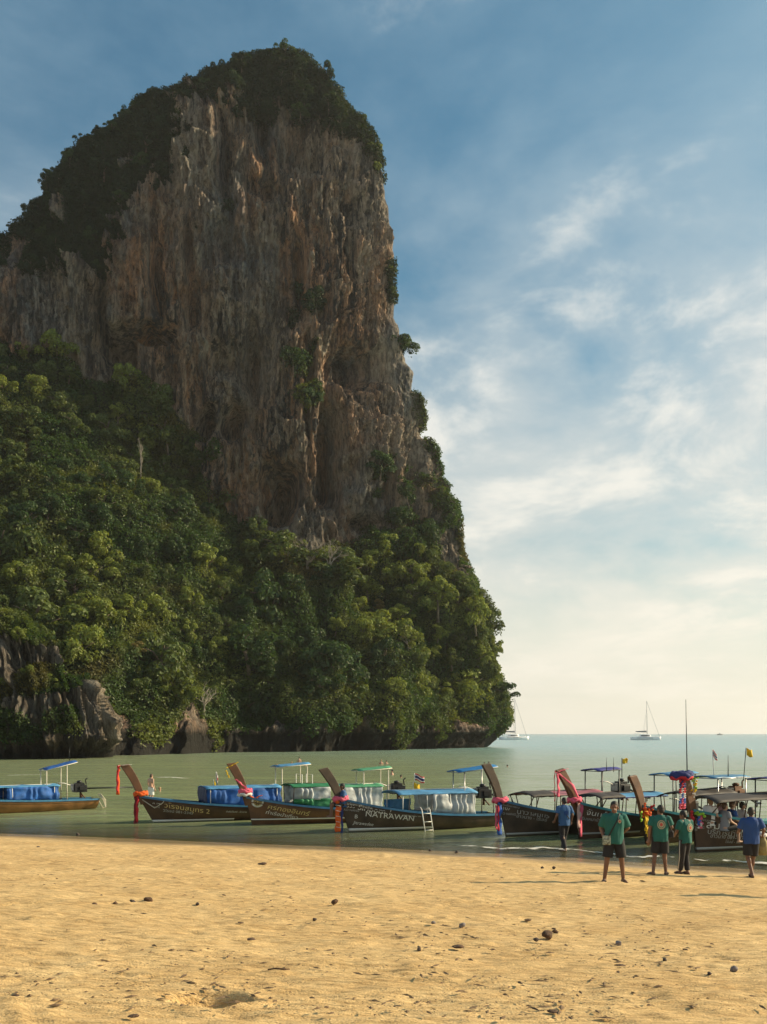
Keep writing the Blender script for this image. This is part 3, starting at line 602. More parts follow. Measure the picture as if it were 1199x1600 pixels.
def plant_trees():
    rg = np.random.default_rng(21); out = []; pts = []
    def collect(front, veg, maxn, mind, rmin, rmax, cond, zone):
        A = front.reshape(-1, 3); v = veg.ravel(); px, py = proj(A)
        ok = np.where((v > .5) & cond(px, py, A))[0]; rg.shuffle(ok); c = 0
        for i in ok:
            p = A[i]
            if c >= maxn: break
            if any((p[0]-q[0])**2+(p[1]-q[1])**2+(p[2]-q[2])**2 < mind*mind for q in pts): continue
            pts.append(p); c += 1; out.append((p, rg.uniform(rmin, rmax), zone))
    Xr = lambda py: np.interp(py, [q[1] for q in RIGHT], [q[0] for q in RIGHT])
    Xl = lambda py: np.interp(py, [q[1] for q in LEFT], [q[0] for q in LEFT])
    collect(cfront, cveg, 44, 2.6, .9, 2.4, lambda px, py, A: (py < 400) & (py > 58) & (px-Xl(py) < 12), 'ridge')
    collect(cfront, cveg, 34, 2.6, .7, 1.6, lambda px, py, A: (py < 960) & (py > 60) & (Xr(py)-px < 12), 'rim')
    collect(cfront, cveg, 40, 6.0, 1.8, 3.6, lambda px, py, A: (py < 480) & (py > 75) & (px > 0), 'cap')
    collect(cfront, cveg, 14, 15, 6.0, 8.5, lambda px, py, A: (py > 700) & (py < 1080) & (px > -20) & (px < 740) & (A[:, 2] > 14), 'slope')
    collect(cfront, cveg, 150, 5.4, 2.2, 5.2, lambda px, py, A: (py > 520) & (py < 1120) & (px > -20) & (px < 790) & (A[:, 2] > 9), 'slope')
    collect(ofront, oveg, 9, 2.4, 1.0, 2.0, lambda px, py, A: (py < 1090) & (px > -10), 'outcrop')
    trees = []
    for (p, r, zone) in out:
        x, y = proj(np.array(p)); k = fbm(p[0]*.06, p[2]*.06, 4, 2, 90)+.5*rg.normal()*.5
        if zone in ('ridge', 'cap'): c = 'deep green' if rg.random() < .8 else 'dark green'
        elif zone == 'rim': c = 'yellow-green' if rg.random() < .45 else 'mid green'
        elif zone == 'outcrop': c = 'yellow-green' if rg.random() < .6 else 'mid green'
        else: c = 'ochre' if (k > .72) else 'yellow-green' if k > .20-.25*np.exp(-(((x-600)/230)**2+((y-950)/110)**2)) + .3*(y < 760) else 'mid green' if k > -.2 else 'dark green'  # sunlit look put into crown colour: yellow-green gathers low down, scarcer higher up
        trees.append(dict(p=p, r=r, zone=zone, c=c, x=float(x), y=float(y)))
    # say where each one stands
    def where(t):
        x, y = t['x'], t['y']
        if t['zone'] == 'ridge': return 'on the skyline of the left ridge', ['far down', 'halfway up', 'near the top'][int(np.clip((360-y)/110, 0, 2))]
        if t['zone'] == 'rim': return 'on right skyline of the cliff', ['low', 'midway', 'high'][int(np.clip((900-y)/290, 0, 2))]
        if t['zone'] == 'outcrop': return 'on the grey rock outcrop', ''
        if t['zone'] == 'cap': return 'on shaded cap', ['at its left end', 'left of the summit', 'below the summit'][int(np.clip(x/190, 0, 2))]
        h = ['low on jungle slope', 'midway up jungle slope', 'high on jungle slope'][int(np.clip((1120-y)/130, 0, 2))]
        return h, ['above the outcrop', 'above second longtail', 'above third longtail', 'above fourth longtail', 'by the right corner'][int(np.clip((x)/155, 0, 4))]
    groups = {}
    for t in trees:
        a, b = where(t); t['w'] = (a, b); groups.setdefault((t['c'], a, b), []).append(t)
    for (c, a, b), g in groups.items():
        g.sort(key=lambda t: -t['r']); n = len(g)
        for i, t in enumerate(g):
            sz = [''] if n == 1 else ['larger', 'smaller'] if n == 2 else ['largest', 'middle-sized', 'smallest'] if n == 3 else None
            if sz: t['l'] = f"{sz[i]} {c} tree {a} {b}".strip()
            else:
                half = 'big' if i < n/2 else 'small'; gg = sorted([q for q in (g[:(n+1)//2] if i < (n+1)//2 else g[(n+1)//2:])], key=lambda q: q['y']); half = 'big' if i < (n+1)//2 else 'small'
                k = [id(q) for q in gg].index(id(t)); m = len(gg); pos = ['topmost', 'second down', 'third down', 'fourth down', 'fifth down', 'sixth down', 'seventh down', 'eighth down', 'ninth down', 'tenth down', 'eleventh down', 'twelfth down', 'thirteenth down', 'fourteenth down', 'fifteenth down', 'sixteenth down'][min(k, 15)]
                if k == m-1: pos = 'lowest'
                t['l'] = f"{half} {c} tree {a} {b}, {pos}".replace('  ', ' ').replace(' ,', ',')
    for t in trees:
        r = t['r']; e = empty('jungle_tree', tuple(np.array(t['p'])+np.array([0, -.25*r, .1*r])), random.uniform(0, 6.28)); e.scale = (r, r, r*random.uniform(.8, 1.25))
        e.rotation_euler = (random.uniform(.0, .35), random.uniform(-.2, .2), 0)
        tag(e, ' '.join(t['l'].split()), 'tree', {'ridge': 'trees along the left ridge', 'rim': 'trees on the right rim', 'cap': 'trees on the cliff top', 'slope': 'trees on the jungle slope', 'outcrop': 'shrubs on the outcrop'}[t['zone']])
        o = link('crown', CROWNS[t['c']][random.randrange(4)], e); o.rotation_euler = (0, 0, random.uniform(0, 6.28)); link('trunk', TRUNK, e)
plant_trees()

# ------------------------------------------------------------------ bare grey trees
DRYW = mat('dry_grey_wood', (.30, .26, .21), .95, var=.3, vscale=6)
def bare_tree(px, py, h, spread, label, seed, stems=3):
    A = cfront.reshape(-1, 3); x, y = proj(A); p = A[np.argmin((x-px)**2+(y-py)**2)]; rg = random.Random(seed); b = MB()
    def grow(a, d, L, r, n):
        m = a+d*L*.5+Vector((rg.gauss(0, .06), rg.gauss(0, .06), 0))*L; e = a+d*L; b.tube([a, m, e], [r, r*.8, r*.6], 5)
        if n <= 0: return
        for q in range(rg.choice((2, 3, 3))): grow(a.lerp(e, rg.uniform(.55, 1)), (d+Vector((rg.gauss(0, spread), rg.gauss(0, spread), rg.gauss(.05, .25)))).normalized(), L*rg.uniform(.5, .75), r*.55, n-1)
    for k in range(stems): grow(Vector((rg.gauss(0, .2), 0, -.5)), Vector((rg.gauss(0, spread*.5), rg.gauss(-.1, .15), 1)).normalized(), h*rg.uniform(.35, .5), .16, 4)
    o = tag(link('bare_tree', b.mesh('bare_tree', False), None, DRYW), label, 'tree', 'bare dry trees on the cliff'); o.location = Vector(p)+Vector((0, -1.2, 0))
bare_tree(480, 890, 9, .55, 'wide grey leafless tree at the foot of the bare wall, left of centre', 1, 5)
bare_tree(515, 885, 8, .55, 'grey leafless tree at the foot of the bare wall, right of the widest one', 2, 4)
bare_tree(450, 872, 6, .5, 'small grey leafless tree at the lower left of the bare wall', 3, 4)
bare_tree(222, 748, 9, .14, 'slender pale dead stems standing in the shaded slope', 4, 2)
bare_tree(640, 1015, 7, .45, 'leafless grey tree low among the yellow crowns', 6, 3)
bare_tree(320, 1120, 8, .5, 'pale bare branches hanging near the water at the cliff foot', 7, 3)
# ------------------------------------------------------------------ longtail boats
WOOD_D = mat('dark_hull_wood', (.072, .034, .016), .62, var=.45, vscale=2.2, bump=.35, bscale=14)
WOOD_B = mat('brown_hull_wood', (.125, .054, .021), .6, var=.45, vscale=2.2, bump=.35, bscale=14)
WOOD_O = mat('varnished_wood', (.22, .105, .036), .38, var=.40, vscale=2.4, bump=.3, bscale=14)
WOOD_G = mat('weathered_wood', (.066, .043, .027), .7, var=.45, vscale=2.2, bump=.4, bscale=14)
DECKW = mat('deck_wood', (.20, .13, .075), .7, var=.4, vscale=4)
BLUE = mat('blue_paint', (.035, .16, .30), .45, var=.25, vscale=5)
TEALP = mat('teal_paint', (.03, .22, .26), .45, var=.25, vscale=5)
WHITE = mat('white_paint', (.74, .72, .68), .5, var=.12, vscale=6)
CREAM = mat('cream_paint', (.62, .57, .47), .55, var=.2, vscale=6)
TARP = mat('blue_tarp', (.020, .125, .44), .7, var=.4, vscale=3.5, trans=.2, bump=.9, bscale=7)
TARPL = mat('light_blue_canvas', (.09, .30, .54), .7, var=.35, vscale=3, trans=.2, bump=.6, bscale=8)
TARPG = mat('green_canvas', (.030, .23, .10), .6, var=.25, vscale=2, trans=.2)
TARPM = mat('pale_green_canvas', (.12, .42, .24), .6, var=.2, vscale=2, trans=.3)
TARPK = mat('dark_canvas', (.035, .028, .026), .7, var=.3, vscale=2)
TARPP = mat('faded_pink_canvas', (.36, .13, .17), .65, var=.25, vscale=2, trans=.2)
TARPV = mat('purple_blue_canvas', (.06, .06, .28), .6, var=.25, vscale=2, trans=.2)
PLAST = mat('milky_plastic_sheet', (.66, .70, .72), .5, var=.45, vscale=4, trans=.45, bump=.9, bscale=9)
METAL = mat('grey_metal', (.33, .33, .34), .35, .9, var=.3, vscale=8)
BLACK = mat('black_engine_paint', (.018, .018, .020), .4, .2, var=.3, vscale=8)
STEELW = mat('white_pole_paint', (.66, .65, .60), .45, var=.15, vscale=5)
RUST = mat('rusty_metal', (.13, .06, .03), .7, .3, var=.4, vscale=9)
ROPE = mat('pale_rope', (.52, .47, .36), .9, bump=.6, bscale=120)
RED = mat('red_cloth', (.55, .02, .03), .75, trans=.2); MAROON = mat('maroon_cloth', (.20, .012, .022), .8, trans=.15)
ORANGE = mat('orange_cloth', (.78, .13, .015), .75, trans=.25); PINK = mat('pink_cloth', (.78, .13, .22), .75, trans=.25)
YELL = mat('yellow_cloth', (.80, .55, .02), .75, trans=.3); NAVY = mat('navy_cloth', (.02, .035, .16), .8, trans=.15)
LIME = mat('lime_cloth', (.35, .60, .05), .75, trans=.25); WCL = mat('white_cloth', (.76, .75, .72), .8, trans=.3)
BCL = mat('blue_cloth', (.04, .13, .48), .8, trans=.25)
LETW = mat('white_lettering', (.66, .64, .58), .6); LETG = mat('gold_lettering', (.56, .42, .17), .5); LETGR = mat('grey_lettering', (.36, .36, .34), .6); LETR = mat('red_lettering', (.45, .08, .06), .6)

class Boat:
    def __init__(s, bow, stern, sheer, tip, beam=.78, zst=.5, name=None, zmid=.12, wood=None):
        s.pb = onwater(*bow) if not isinstance(bow, Vector) else bow
        s.ps = P(stern[0], HY, stern[1]); s.ps.z = 0
        v = s.pb-s.ps; s.L = v.length; s.f = v/s.L; s.a = math.atan2(s.f.y, s.f.x); s.beam = beam; s.zst = zst; s.zmid = zmid; s.zk = -.28
        k = abs(s.f.x)
        d = s.pb.y
        s.rake = ((bow[0]-sheer[0])/F*d)/k if not isinstance(bow, Vector) else .45
        s.zb = ZC-(sheer[1]-HY)/F*d
        s.tipx = s.L+((bow[0]-tip[0])/F*d)/k if not isinstance(bow, Vector) else s.L+1; s.tipz = ZC-(tip[1]-HY)/F*d
    def world(s, x, y, z): return s.ps+s.f*x+Vector((-s.f.y, s.f.x, 0))*y+Vector((0, 0, z))
    def zs(s, t): return s.zst+s.zmid*t+(s.zb-s.zst-s.zmid)*t**2.6
    def half(s, t):
        if t > .42: return s.beam*max(1-((t-.42)/.58)**2.3, 0)+.03
        return s.beam*(.66+.34*math.sin(t/.42*math.pi/2))+.03
    def zkeel(s, t): return s.zk+.25*max(0, .18-t)/.18
    def hp(s, t, q, side=1, off=0):
        b = s.half(t); z = s.zs(t)+(s.zkeel(t)-s.zs(t))*q
        return Vector((t*(s.L+s.rake*(1-q)), side*(b*(1-q**2.6)**1.0*(1-.12*q)+off), z))
    def at(s, x, z, side=1, off=0):
        t = x/(s.L+s.rake*.5)
        for _ in range(6):
            q = min(max((s.zs(t)-z)/(s.zs(t)-s.zkeel(t)), 0), 1); t = min(x/(s.L+s.rake*(1-q)), 1)
        return s.hp(t, q, side, off)
    def x_of(s, px, off=0):
        """local x where the boat's axis (shifted sideways) crosses a photo column"""
        k = (px-CX)/F; o = s.ps+Vector((-s.f.y, s.f.x, 0))*off
        return (o.x-k*o.y)/(k*s.f.y-s.f.x)
    def z_of(s, x, py, off=0): d = s.world(x, off, 0).y; return ZC-(py-HY)/F*d

def hull_shell(B, ns=40, nq=12, inset=0.0):
    G = []
    for i in range(ns+1):
        t = i/ns; r = [B.hp(t, q/nq, 1, -inset) for q in range(nq+1)]; r2 = [B.hp(t, q/nq, -1, inset) for q in range(nq)]
        G.append([Vector((p.x, max(p.y, .004), p.z+inset*.6)) for p in r[:-1]]+[Vector((r[-1].x, 0, r[-1].z+inset*.6))]+[Vector((p.x, min(p.y, -.004), p.z+inset*.6)) for p in r2[::-1]])
    return G
def make_boat(B, label, hullm, gunm, stripe=None, prow=True, prowm=None, group='longtail boats moored along the beach', floor=True):
    r = empty('longtail_boat', B.ps, B.a); tag(r, label, 'boat', group)
    out, inn = hull_shell(B), hull_shell(B, inset=.05)
    b = MB(); b.grid(out); b.grid(inn)
    n = len(out[0])
    b.add(out[0]+inn[0], [(i, i+1, n+i+1, n+i) for i in range(n-1)]); b.add([g[0] for g in out]+[g[0] for g in inn], [(i, i+1, len(out)+i+1, len(out)+i) for i in range(len(out)-1)])
    b.add([g[-1] for g in out]+[g[-1] for g in inn], [(i, i+1, len(out)+i+1, len(out)+i) for i in range(len(out)-1)])
    b.build('hull', hullm, r)
    t = MB(); t.add([p*1 for p in out[0]], [tuple(range(n))]); t.add([p+Vector((.05, 0, 0)) for p in out[0]], [tuple(range(n))[::-1]]); t.build('transom', hullm, r, False)
    for side in (1, -1):
        pts = []; w, h = .035, .05
        rings = []
        for i in range(41):
            tt = i/40; p = B.hp(tt, 0, side, 0); p.y += side*.02
            rings.append([p+Vector((0, side*w, -h)), p+Vector((0, side*w, h*.6)), p+Vector((0, -side*w*1.6, h*.6)), p+Vector((0, -side*w*1.6, -h))])
        MB().loft(rings).build('gunwale', gunm, r, False)
        rings = []
        for i in range(41):
            tt = i/40; p = B.hp(tt, .13, side, .012)
            rings.append([p+Vector((0, side*.012, -.02)), p+Vector((0, side*.012, .02)), p+Vector((0, -side*.012, .02)), p+Vector((0, -side*.012, -.02))])
        MB().loft(rings).build('rubbing_strake', WHITE if side == 0 else hullm, r, False)
        if stripe:
            z0, z1, t0, sm = stripe; G = []
            for k in range(40):
                x = B.L*t0+(B.L+B.rake*.5-B.L*t0)*k/39; row = []
                for zz in (z0, (z0+z1)/2, z1): row.append(B.at(x, zz, side, .008)+Vector((0, 0, .0)))
                G.append(row)
            MB().grid(G).build('waterline_stripe', sm, r, thick=.006)
    if floor:
        zf = .16; rings = []
        G = []
        for i in range(3, 37):
            tt = i/40; y = abs(B.at(tt*B.L, zf, 1, -.06).y); G.append([Vector((tt*B.L, -y, zf)), Vector((tt*B.L, y, zf))])
        MB().grid(G).build('floorboards', DECKW, r, thick=.03)
        for tt in (.22, .36, .50, .64):
            zz = B.zs(tt)-.16; y = abs(B.at(tt*B.L, zz, 1, -.05).y); MB().box((tt*B.L, 0, zz), (.24, 2*y, .03)).build('thwart', DECKW, r, bevel=.006)
        G = []
        for i in range(33, 41):
            tt = i/40; p = B.hp(tt, 0, 1, -.04); G.append([Vector((p.x, -p.y, p.z-.03)), Vector((p.x, 0, p.z+.01)), Vector((p.x, p.y, p.z-.03))])
        MB().grid(G).build('foredeck', gunm, r, thick=.03)
    if prow:
        bx, bz = B.L+B.rake*.72, B.zb-.32; tx, tz = B.tipx, B.tipz; rings = []
        dx, dz = tx-bx, tz-bz; ln = math.hypot(dx, dz); ux, uz = dx/ln, dz/ln; nx, nz = uz, -ux
        for k in range(9):
            u = k/8; w = .12+.05*u**1.2+.012*math.sin(u*3); th = .065-.01*u; bend = -.09*math.sin(u*math.pi)
            c = Vector((bx+dx*u+nx*bend, 0, bz+dz*u+nz*bend)); wv = Vector((nx, 0, nz))*w
            if k == 8: tilt = Vector((ux, 0, uz))*.05
            else: tilt = Vector((0, 0, 0))
            rings.append([c-wv+Vector((0, -th, 0))-tilt, c+wv+Vector((0, -th, 0))+tilt, c+wv+Vector((0, th, 0))+tilt, c-wv+Vector((0, th, 0))-tilt])
        MB().loft(rings).build('prow_post', prowm or hullm, r, False, bevel=.02)
        B.prow = lambda u: Vector((bx+dx*u-nx*.09*math.sin(u*math.pi), 0, bz+dz*u-nz*.09*math.sin(u*math.pi)))
    return r

def canopy(B, r, x0, x1, zc, m, w=.72, arch=.13, poles=4, polem=None, name='canopy', sag=.03, frontdrop=0.0, trim=None, off=0, zb=None, seed=1):
    G = []; n = 14
    for i in range(n+1):
        x = x0+(x1-x0)*i/n; row = []
        for j in range(-5, 6):
            y = j/5*w; u = i/n
            z = zc+arch*.75*(1-(j/5)**2)-sag*abs(math.sin(u*math.pi*3))-frontdrop*max(0, (u-.75)/.25)**2+.012*float(noise(x*3, y*4, 0, seed)); row.append(Vector((x, y+off, z)))
        G.append(row)
    c = MB().grid(G).build(name, m, r, thick=.02)
    val = MB()
    for side in (1, -1):
        val.grid([[Vector((x0+(x1-x0)*i/24, side*(w+.006)+off, zc+.0-frontdrop*max(0, (i/24-.75)/.25)**2)), Vector((x0+(x1-x0)*i/24, side*(w+.012)+off, zc-.045-.012*math.sin(i*2.1)-frontdrop*max(0, (i/24-.75)/.25)**2))] for i in range(25)])
    val.build('valance', trim or m, c, thick=.012)
    for i in range(poles):
        x = x0+(x1-x0)*(.06+.88*i/max(1, poles-1))
        for side in (1, -1):
            p = B.hp(min(max(x/(B.L+B.rake), 0), 1), 0, side, -.03); zz = zc-.01-frontdrop*max(0, ((x-x0)/(x1-x0)-.75)/.25)**2
            MB().tube([(p.x, p.y, p.z-.05), (x, side*w*.97+off, zz)], .018, 8).build('canopy_pole', polem or STEELW, r)
    MB().tube([(x0, off, zc+arch-.03), (x1, off, zc+arch-.03-frontdrop)], .016, 6).build('ridge_pole', polem or STEELW, r)
    return c
def curtain(B, r, x0, x1, ztop, zbot, m, side=1, w=.70, name='side_curtain', fold=.035, n=46, seed=3):
    G = []
    for i in range(n+1):
        x = x0+(x1-x0)*i/n; row = []; b = B.hp(min(max(x/(B.L+B.rake), 0), 1), 0, side, 0)
        zb = max(zbot, b.z+.03) if zbot is not None else b.z+.03
        for k in range(8):
            u = k/7; y = side*(w*(1-u)+abs(b.y)*u*.96)+side*fold*math.sin(x*17+3*math.sin(x*5+seed)+u*2*math.sin(x*3))*math.sin(u*math.pi*.9+.15)+side*fold*1.3*float(noise(x*3, u*3, seed, 4))
            row.append(Vector((x+.02*math.sin(u*9+x*6), y, ztop+(zb-ztop)*u)))
        G.append(row)
    return MB().grid(G).build(name, m, r, thick=.008)
def stern_roof(B, r, x0, x1, z0, z1, m, w=.55, polem=None, legs=((.1, 1), (.1, -1), (.85, 1), (.85, -1)), arch=.05, zdeck=.5):
    G = [[Vector((x0+(x1-x0)*i/8, j/4*w, z0+(z1-z0)*i/8+arch*(1-(j/4)**2)+.015*math.sin(i*1.7+j))) for j in range(-4, 5)] for i in range(9)]
    c = MB().grid(G).build('stern_roof', m, r, thick=.025)
    f = MB()
    for s in (1, -1): f.tube([(x0, s*w, z0-.02), (x1, s*w, z1-.02)], .016, 6)
    for u in (0, 1): x = x0+(x1-x0)*u; z = z0+(z1-z0)*u; f.tube([(x, -w, z-.02), (x, w, z-.02)], .016, 6)
    f.build('roof_frame', polem or STEELW, c)
    for (u, s) in legs:
        x = x0+(x1-x0)*u; z = z0+(z1-z0)*u; MB().tube([(x, s*w*.9, zdeck-.2), (x, s*w*.9, z-.02)], .022, 8).build('roof_pole', polem or STEELW, r)
    return c
def engine(B, r, x=.35, z=.78, length=2.6, lift=.25, tilt=0, m=None):
    e = empty('engine', (x, 0, z)); e.parent = r
    b = MB(); b.box((0, 0, 0), (.55, .36, .34)).box((.05, 0, .22), (.42, .28, .12)).box((-.05, .21, .02), (.34, .06, .2)).box((.3, 0, .03), (.1, .42, .4))
    for i in range(4): b.tube([(-.18+.12*i, -.2, .1), (-.18+.12*i, -.27, .02), (-.18+.12*i, -.27, -.08)], .028, 7)
    b.tube([(-.3, -.27, -.08), (.3, -.27, -.08)], .035, 8); b.ell((.08, .05, .33), (.13, .13, .07)); b.tube([(.33, 0, .05), (.37, 0, .05)], .19, 14); b.tube([(-.25, .1, .2), (-.2, .12, .42), (-.3, .12, .5)], .03, 8)
    b.build('engine_block', m or BLACK, e, False, bevel=.012)
    rd = MB(); rd.box((.40, 0, .08), (.03, .34, .3)); [rd.box((.42, 0, -.04+.045*i), (.02, .32, .012)) for i in range(6)]; rd.build('radiator', METAL, e, False)
    MB().tube([(-.28, 0, 0), (-.28-length, 0, -.1-lift)], [.04, .028], 10).build('propeller_shaft', BLACK, e)
    pr = MB(); c = Vector((-.30-length, 0, -.1-lift)); pr.tube([c, c+Vector((-.1, 0, -.01))], .04, 8)
    for k in range(3):
        a = k*2.094; pr.ell(c+Vector((-.05, .09*math.cos(a), .09*math.sin(a))), (.015, .045+.04*abs(math.cos(a)), .045+.04*abs(math.sin(a))))
    pr.build('propeller', METAL, e)
    MB().tube([(.3, 0, .1), (.8, .05, .28), (1.15, .05, .3)], [.022, .02, .02], 8).build('tiller', STEELW, e)
    MB().tube([(0, 0, -.15), (0, 0, -.45)], .05, 8).tube([(-.15, .2, -.45), (0, 0, -.2), (-.15, -.2, -.45)], .03, 6).build('engine_mount', RUST, e)
    e.rotation_euler = (0, tilt, 0)
    return e
FONT = None
def lettering(B, r, text, px, py, size, m, tilt=0.0, shear=.0, name='lettering', sx=1.0):
    """painted writing that follows the planks of the side facing the beach"""
    cu = bpy.data.curves.new('text', 'FONT'); cu.body = text; cu.size = 1; cu.shear = shear; cu.resolution_u = 3
    to = bpy.data.objects.new('text', cu); me = bpy.data.meshes.new_from_object(to); bpy.data.objects.remove(to); bpy.data.curves.remove(cu)
    if not len(me.vertices): return
    bm = bmesh.new(); bm.from_mesh(me); bmesh.ops.triangulate(bm, faces=bm.faces); bmesh.ops.subdivide_edges(bm, edges=[e for e in bm.edges if e.calc_length() > .5], cuts=1); bm.to_mesh(me); bm.free()
    size *= .86; x0 = B.x_of(px, B.beam*.5); z0 = B.z_of(x0, py+4.5, B.beam*.5)
    for v in me.vertices:
        x = x0-v.co.x*size*sx; z = z0+v.co.y*size-tilt*v.co.x*size*sx; v.co = B.at(x, z, 1, .007)
    o = link(name, me, r, m); return o
def badge(B, r, px, py, R):
    x0 = B.x_of(px, B.beam*.4); z0 = B.z_of(x0, py, B.beam*.4); b = MB(); 
    def ringpts(ra, off): return [B.at(x0+ra*math.cos(a*math.pi/16), z0+ra*math.sin(a*math.pi/16), 1, off) for a in range(32)]
    b.loft([ringpts(R*.12, .011), ringpts(R*.70, .011)], 0); bb = MB(); bb.loft([ringpts(R*.74, .010), ringpts(R, .010)])
    e = b.build('round_badge', LETG, r); q = bb.build('badge_rim', LETW, e)
    g = MB()
    for k in range(9):
        a = k*.7; g.tube([B.at(x0+R*.15*math.cos(a), z0+R*.15*math.sin(a), 1, .014), B.at(x0+R*.38*math.cos(a+.5), z0+R*.38*math.sin(a+.5), 1, .016), B.at(x0+R*.58*math.cos(a+.2), z0+R*.58*math.sin(a+.2), 1, .014)], .012, 5)
    g.build('badge_ornament', WOOD_D, e)

def strip(pts, w, seed=0, n=16, axis=Vector((1, 0, 0)), wob=.25):
    """one hanging length of cloth, gently twisted, with real thickness added by build()"""
    pts = [Vector(p) for p in pts]; G = []
    for i in range(n+1):
        u = i/n*(len(pts)-1); k = min(int(u), len(pts)-2); p = pts[k].lerp(pts[k+1], u-k)
        tw = wob*math.sin(i*.7+seed*1.9); a = (axis*math.cos(tw)+Vector((0, 1, 0))*math.sin(tw)).normalized()
        ww = w*(1+.22*math.sin(i*1.3+seed)); c = p+Vector((.012*math.sin(i*.9+seed), .012*math.cos(i*1.1+seed), 0))
        G.append([c-a*ww, c+Vector((0, .02*math.sin(i+seed), 0)), c+a*ww])
    return G
def knot(b, c, R, r0, seed=0, mi=0, axis=Vector((0, 0, 1))):
    q = axis.to_track_quat('Z', 'Y').to_matrix()
    pts = [Vector(c)+q @ Vector((R*math.cos(a*math.pi/8)*1.25, R*math.sin(a*math.pi/8), .04*math.sin(a*1.9+seed))) for a in range(17)]
    b.tube(pts, [r0*(1+.3*math.sin(i*2.3+seed)) for i in range(17)], 7, mi)
def garland(name, label, B, items, cat='garland', group='cloth garlands tied on the prows'):
    """items: ('strip', pts local, width, material) or ('knot', centre, R, r, material)"""
    r = empty(name, B.ps, B.a); tag(r, label, cat, group)
    ax = Vector((1, 0, 0))
    for i, it in enumerate(items):
        if it[0] == 'strip': MB().grid(strip(it[1], it[2], i)).build('ribbon', it[3], r, thick=.012)
        elif it[0] == 'knot': b = MB(); knot(b, it[1], it[2], it[3], i); knot(b, Vector(it[1])+Vector((0, 0, .045)), it[2]*.95, it[3]*.8, i+3); b.build('knot', it[4], r)
        elif it[0] == 'ball': 
            b = MB(); rg = random.Random(i)
            for k in range(it[3]): b.ell(Vector(it[1])+Vector((rg.gauss(0, it[2]*.6), rg.gauss(0, it[2]*.5), rg.gauss(0, it[2]*.6))), (it[2]*.42, it[2]*.42, it[2]*.34), None, 7, 5)
            b.build('flower_cluster', it[4], r)
    return r
def flag(px, py0, d, htop, label, cols, w=.42, h=.28, poleh=1.2, pole_m=None, lean=0.0, seed=0, droop=0.0, cat='flag'):
    """pole foot at photo column px / row py0, depth d"""
    p = P(px, py0, d); r = empty('flag', p); tag(r, label, cat, 'flags on the boats')
    MB().tube([(0, 0, 0), (lean, 0, poleh)], .014, 7).build('flag_pole', pole_m or STEELW, r)
    if not isinstance(cols, list): cols = [cols]
    n = len(cols); seen = []
    for c in cols:
        if c not in seen: seen.append(c)
    b = MB(); tot = sum(k for _, k in [(c, 1) for c in cols])
    def pt(u, v):
        x = u*w; return Vector((lean+x*math.cos(droop)+.02+(.0 if v > .5 else .0), .06*math.sin(u*5+seed+v*1.5)*u*1.2, poleh-.02-(1-v)*h-x*math.sin(droop)*(1+.1*v)+.02*math.sin(u*7+seed)))
    sub = 2
    for k, c in enumerate(cols):
        v1, v0 = 1-k/n, 1-(k+1)/n
        G = [[pt(i/12, v0+(v1-v0)*j/sub) for j in range(sub+1)] for i in range(13)]; b.grid(G, seen.index(c))
    b.build('flag_cloth', seen, r, thick=.006)
    return r
G_CANOPY = 'longtail boats moored along the beach'

# --- 1: leftmost boat, stern towards us at right, bow outside the frame
B1 = Boat((-135, 1276), (149, 48.6), (-160, 1236), (-190, 1190), .80, .50, zmid=.02)
r = make_boat(B1, 'leftmost longtail boat with blue tarp sides and its engine stern to the right', WOOD_O, BLUE, prowm=WOOD_D)
xa, xb = B1.x_of(94, .7), B1.x_of(-60, .7); zc = B1.z_of(xa, 1227, .7); c = canopy(B1, r, xa, xb, zc, TARPL, .74, .06, 5)
curtain(B1, r, xa+.05, B1.x_of(10, .7), zc-.03, None, TARP, 1, .75, fold=.05); curtain(B1, r, xa+.05, xb-.4, zc-.03, None, TARP, -1, .75)
x0, x1 = B1.x_of(116), B1.x_of(66); stern_roof(B1, r, x0, x1, B1.z_of(x0, 1190), B1.z_of(x1, 1203), TARP, .5, CREAM, legs=((.32, 1), (.32, -1), (.95, 1), (.95, -1)))
engine(B1, r, B1.x_of(126), B1.z_of(B1.x_of(126), 1232), 2.4, -.08)
b = MB()
for k in range(3): b.tube([B1.hp(.02, 0, 1, .02)+Vector((-.1-.05*k, .05*k, .25)), B1.hp(.02, 0, 1, .02)+Vector((-.32-.06*k, .1, -.05)), B1.hp(.02, 0, 1, .02)+Vector((-.45, .1, -.42+.04*k)), B1.hp(.02, 0, 1, .02)+Vector((-.30, .12, -.45)), B1.hp(.02, 0, 1, .02)+Vector((-.12, .1, -.1))], .022, 6)
b.build('mooring_rope', ROPE, r)

# --- 2
B2 = Boat((246, 1285), (492, 43.8), (219, 1243), (200, 1194), .78, .52)
r = make_boat(B2, 'dark brown longtail with blue tarp tent and a maroon cloth hanging under its prow', WOOD_D, BLUE, (.02, .11, .55, LETW), prowm=WOOD_B)
xa, xb = B2.x_of(440, .7), B2.x_of(322, .7); zc = B2.z_of(xb, 1232, .7)
canopy(B2, r, xa, xb, zc, TARPL, .72, .10, 4); curtain(B2, r, xa+.02, xb-.05, zc-.03, None, TARP, 1, .73, fold=.045); curtain(B2, r, xa+.02, xb-.05, zc-.03, None, TARP, -1, .73)
MB().grid([[Vector((xb-.02+.03*math.sin(j*2+k), -.72+1.44*j/10, zc+.08*(1-(j/5-1)**2)-.02-(zc-.72)*k/5)) for k in range(6)] for j in range(11)]).build('end_curtain', mat('navy_tarp', (.015, .03, .09), .6, var=.3, vscale=3), r, thick=.01)
x0, x1 = B2.x_of(480), B2.x_of(428); stern_roof(B2, r, x0, x1, B2.z_of(x0, 1193), B2.z_of(x1, 1198), TARPL, .5, CREAM)
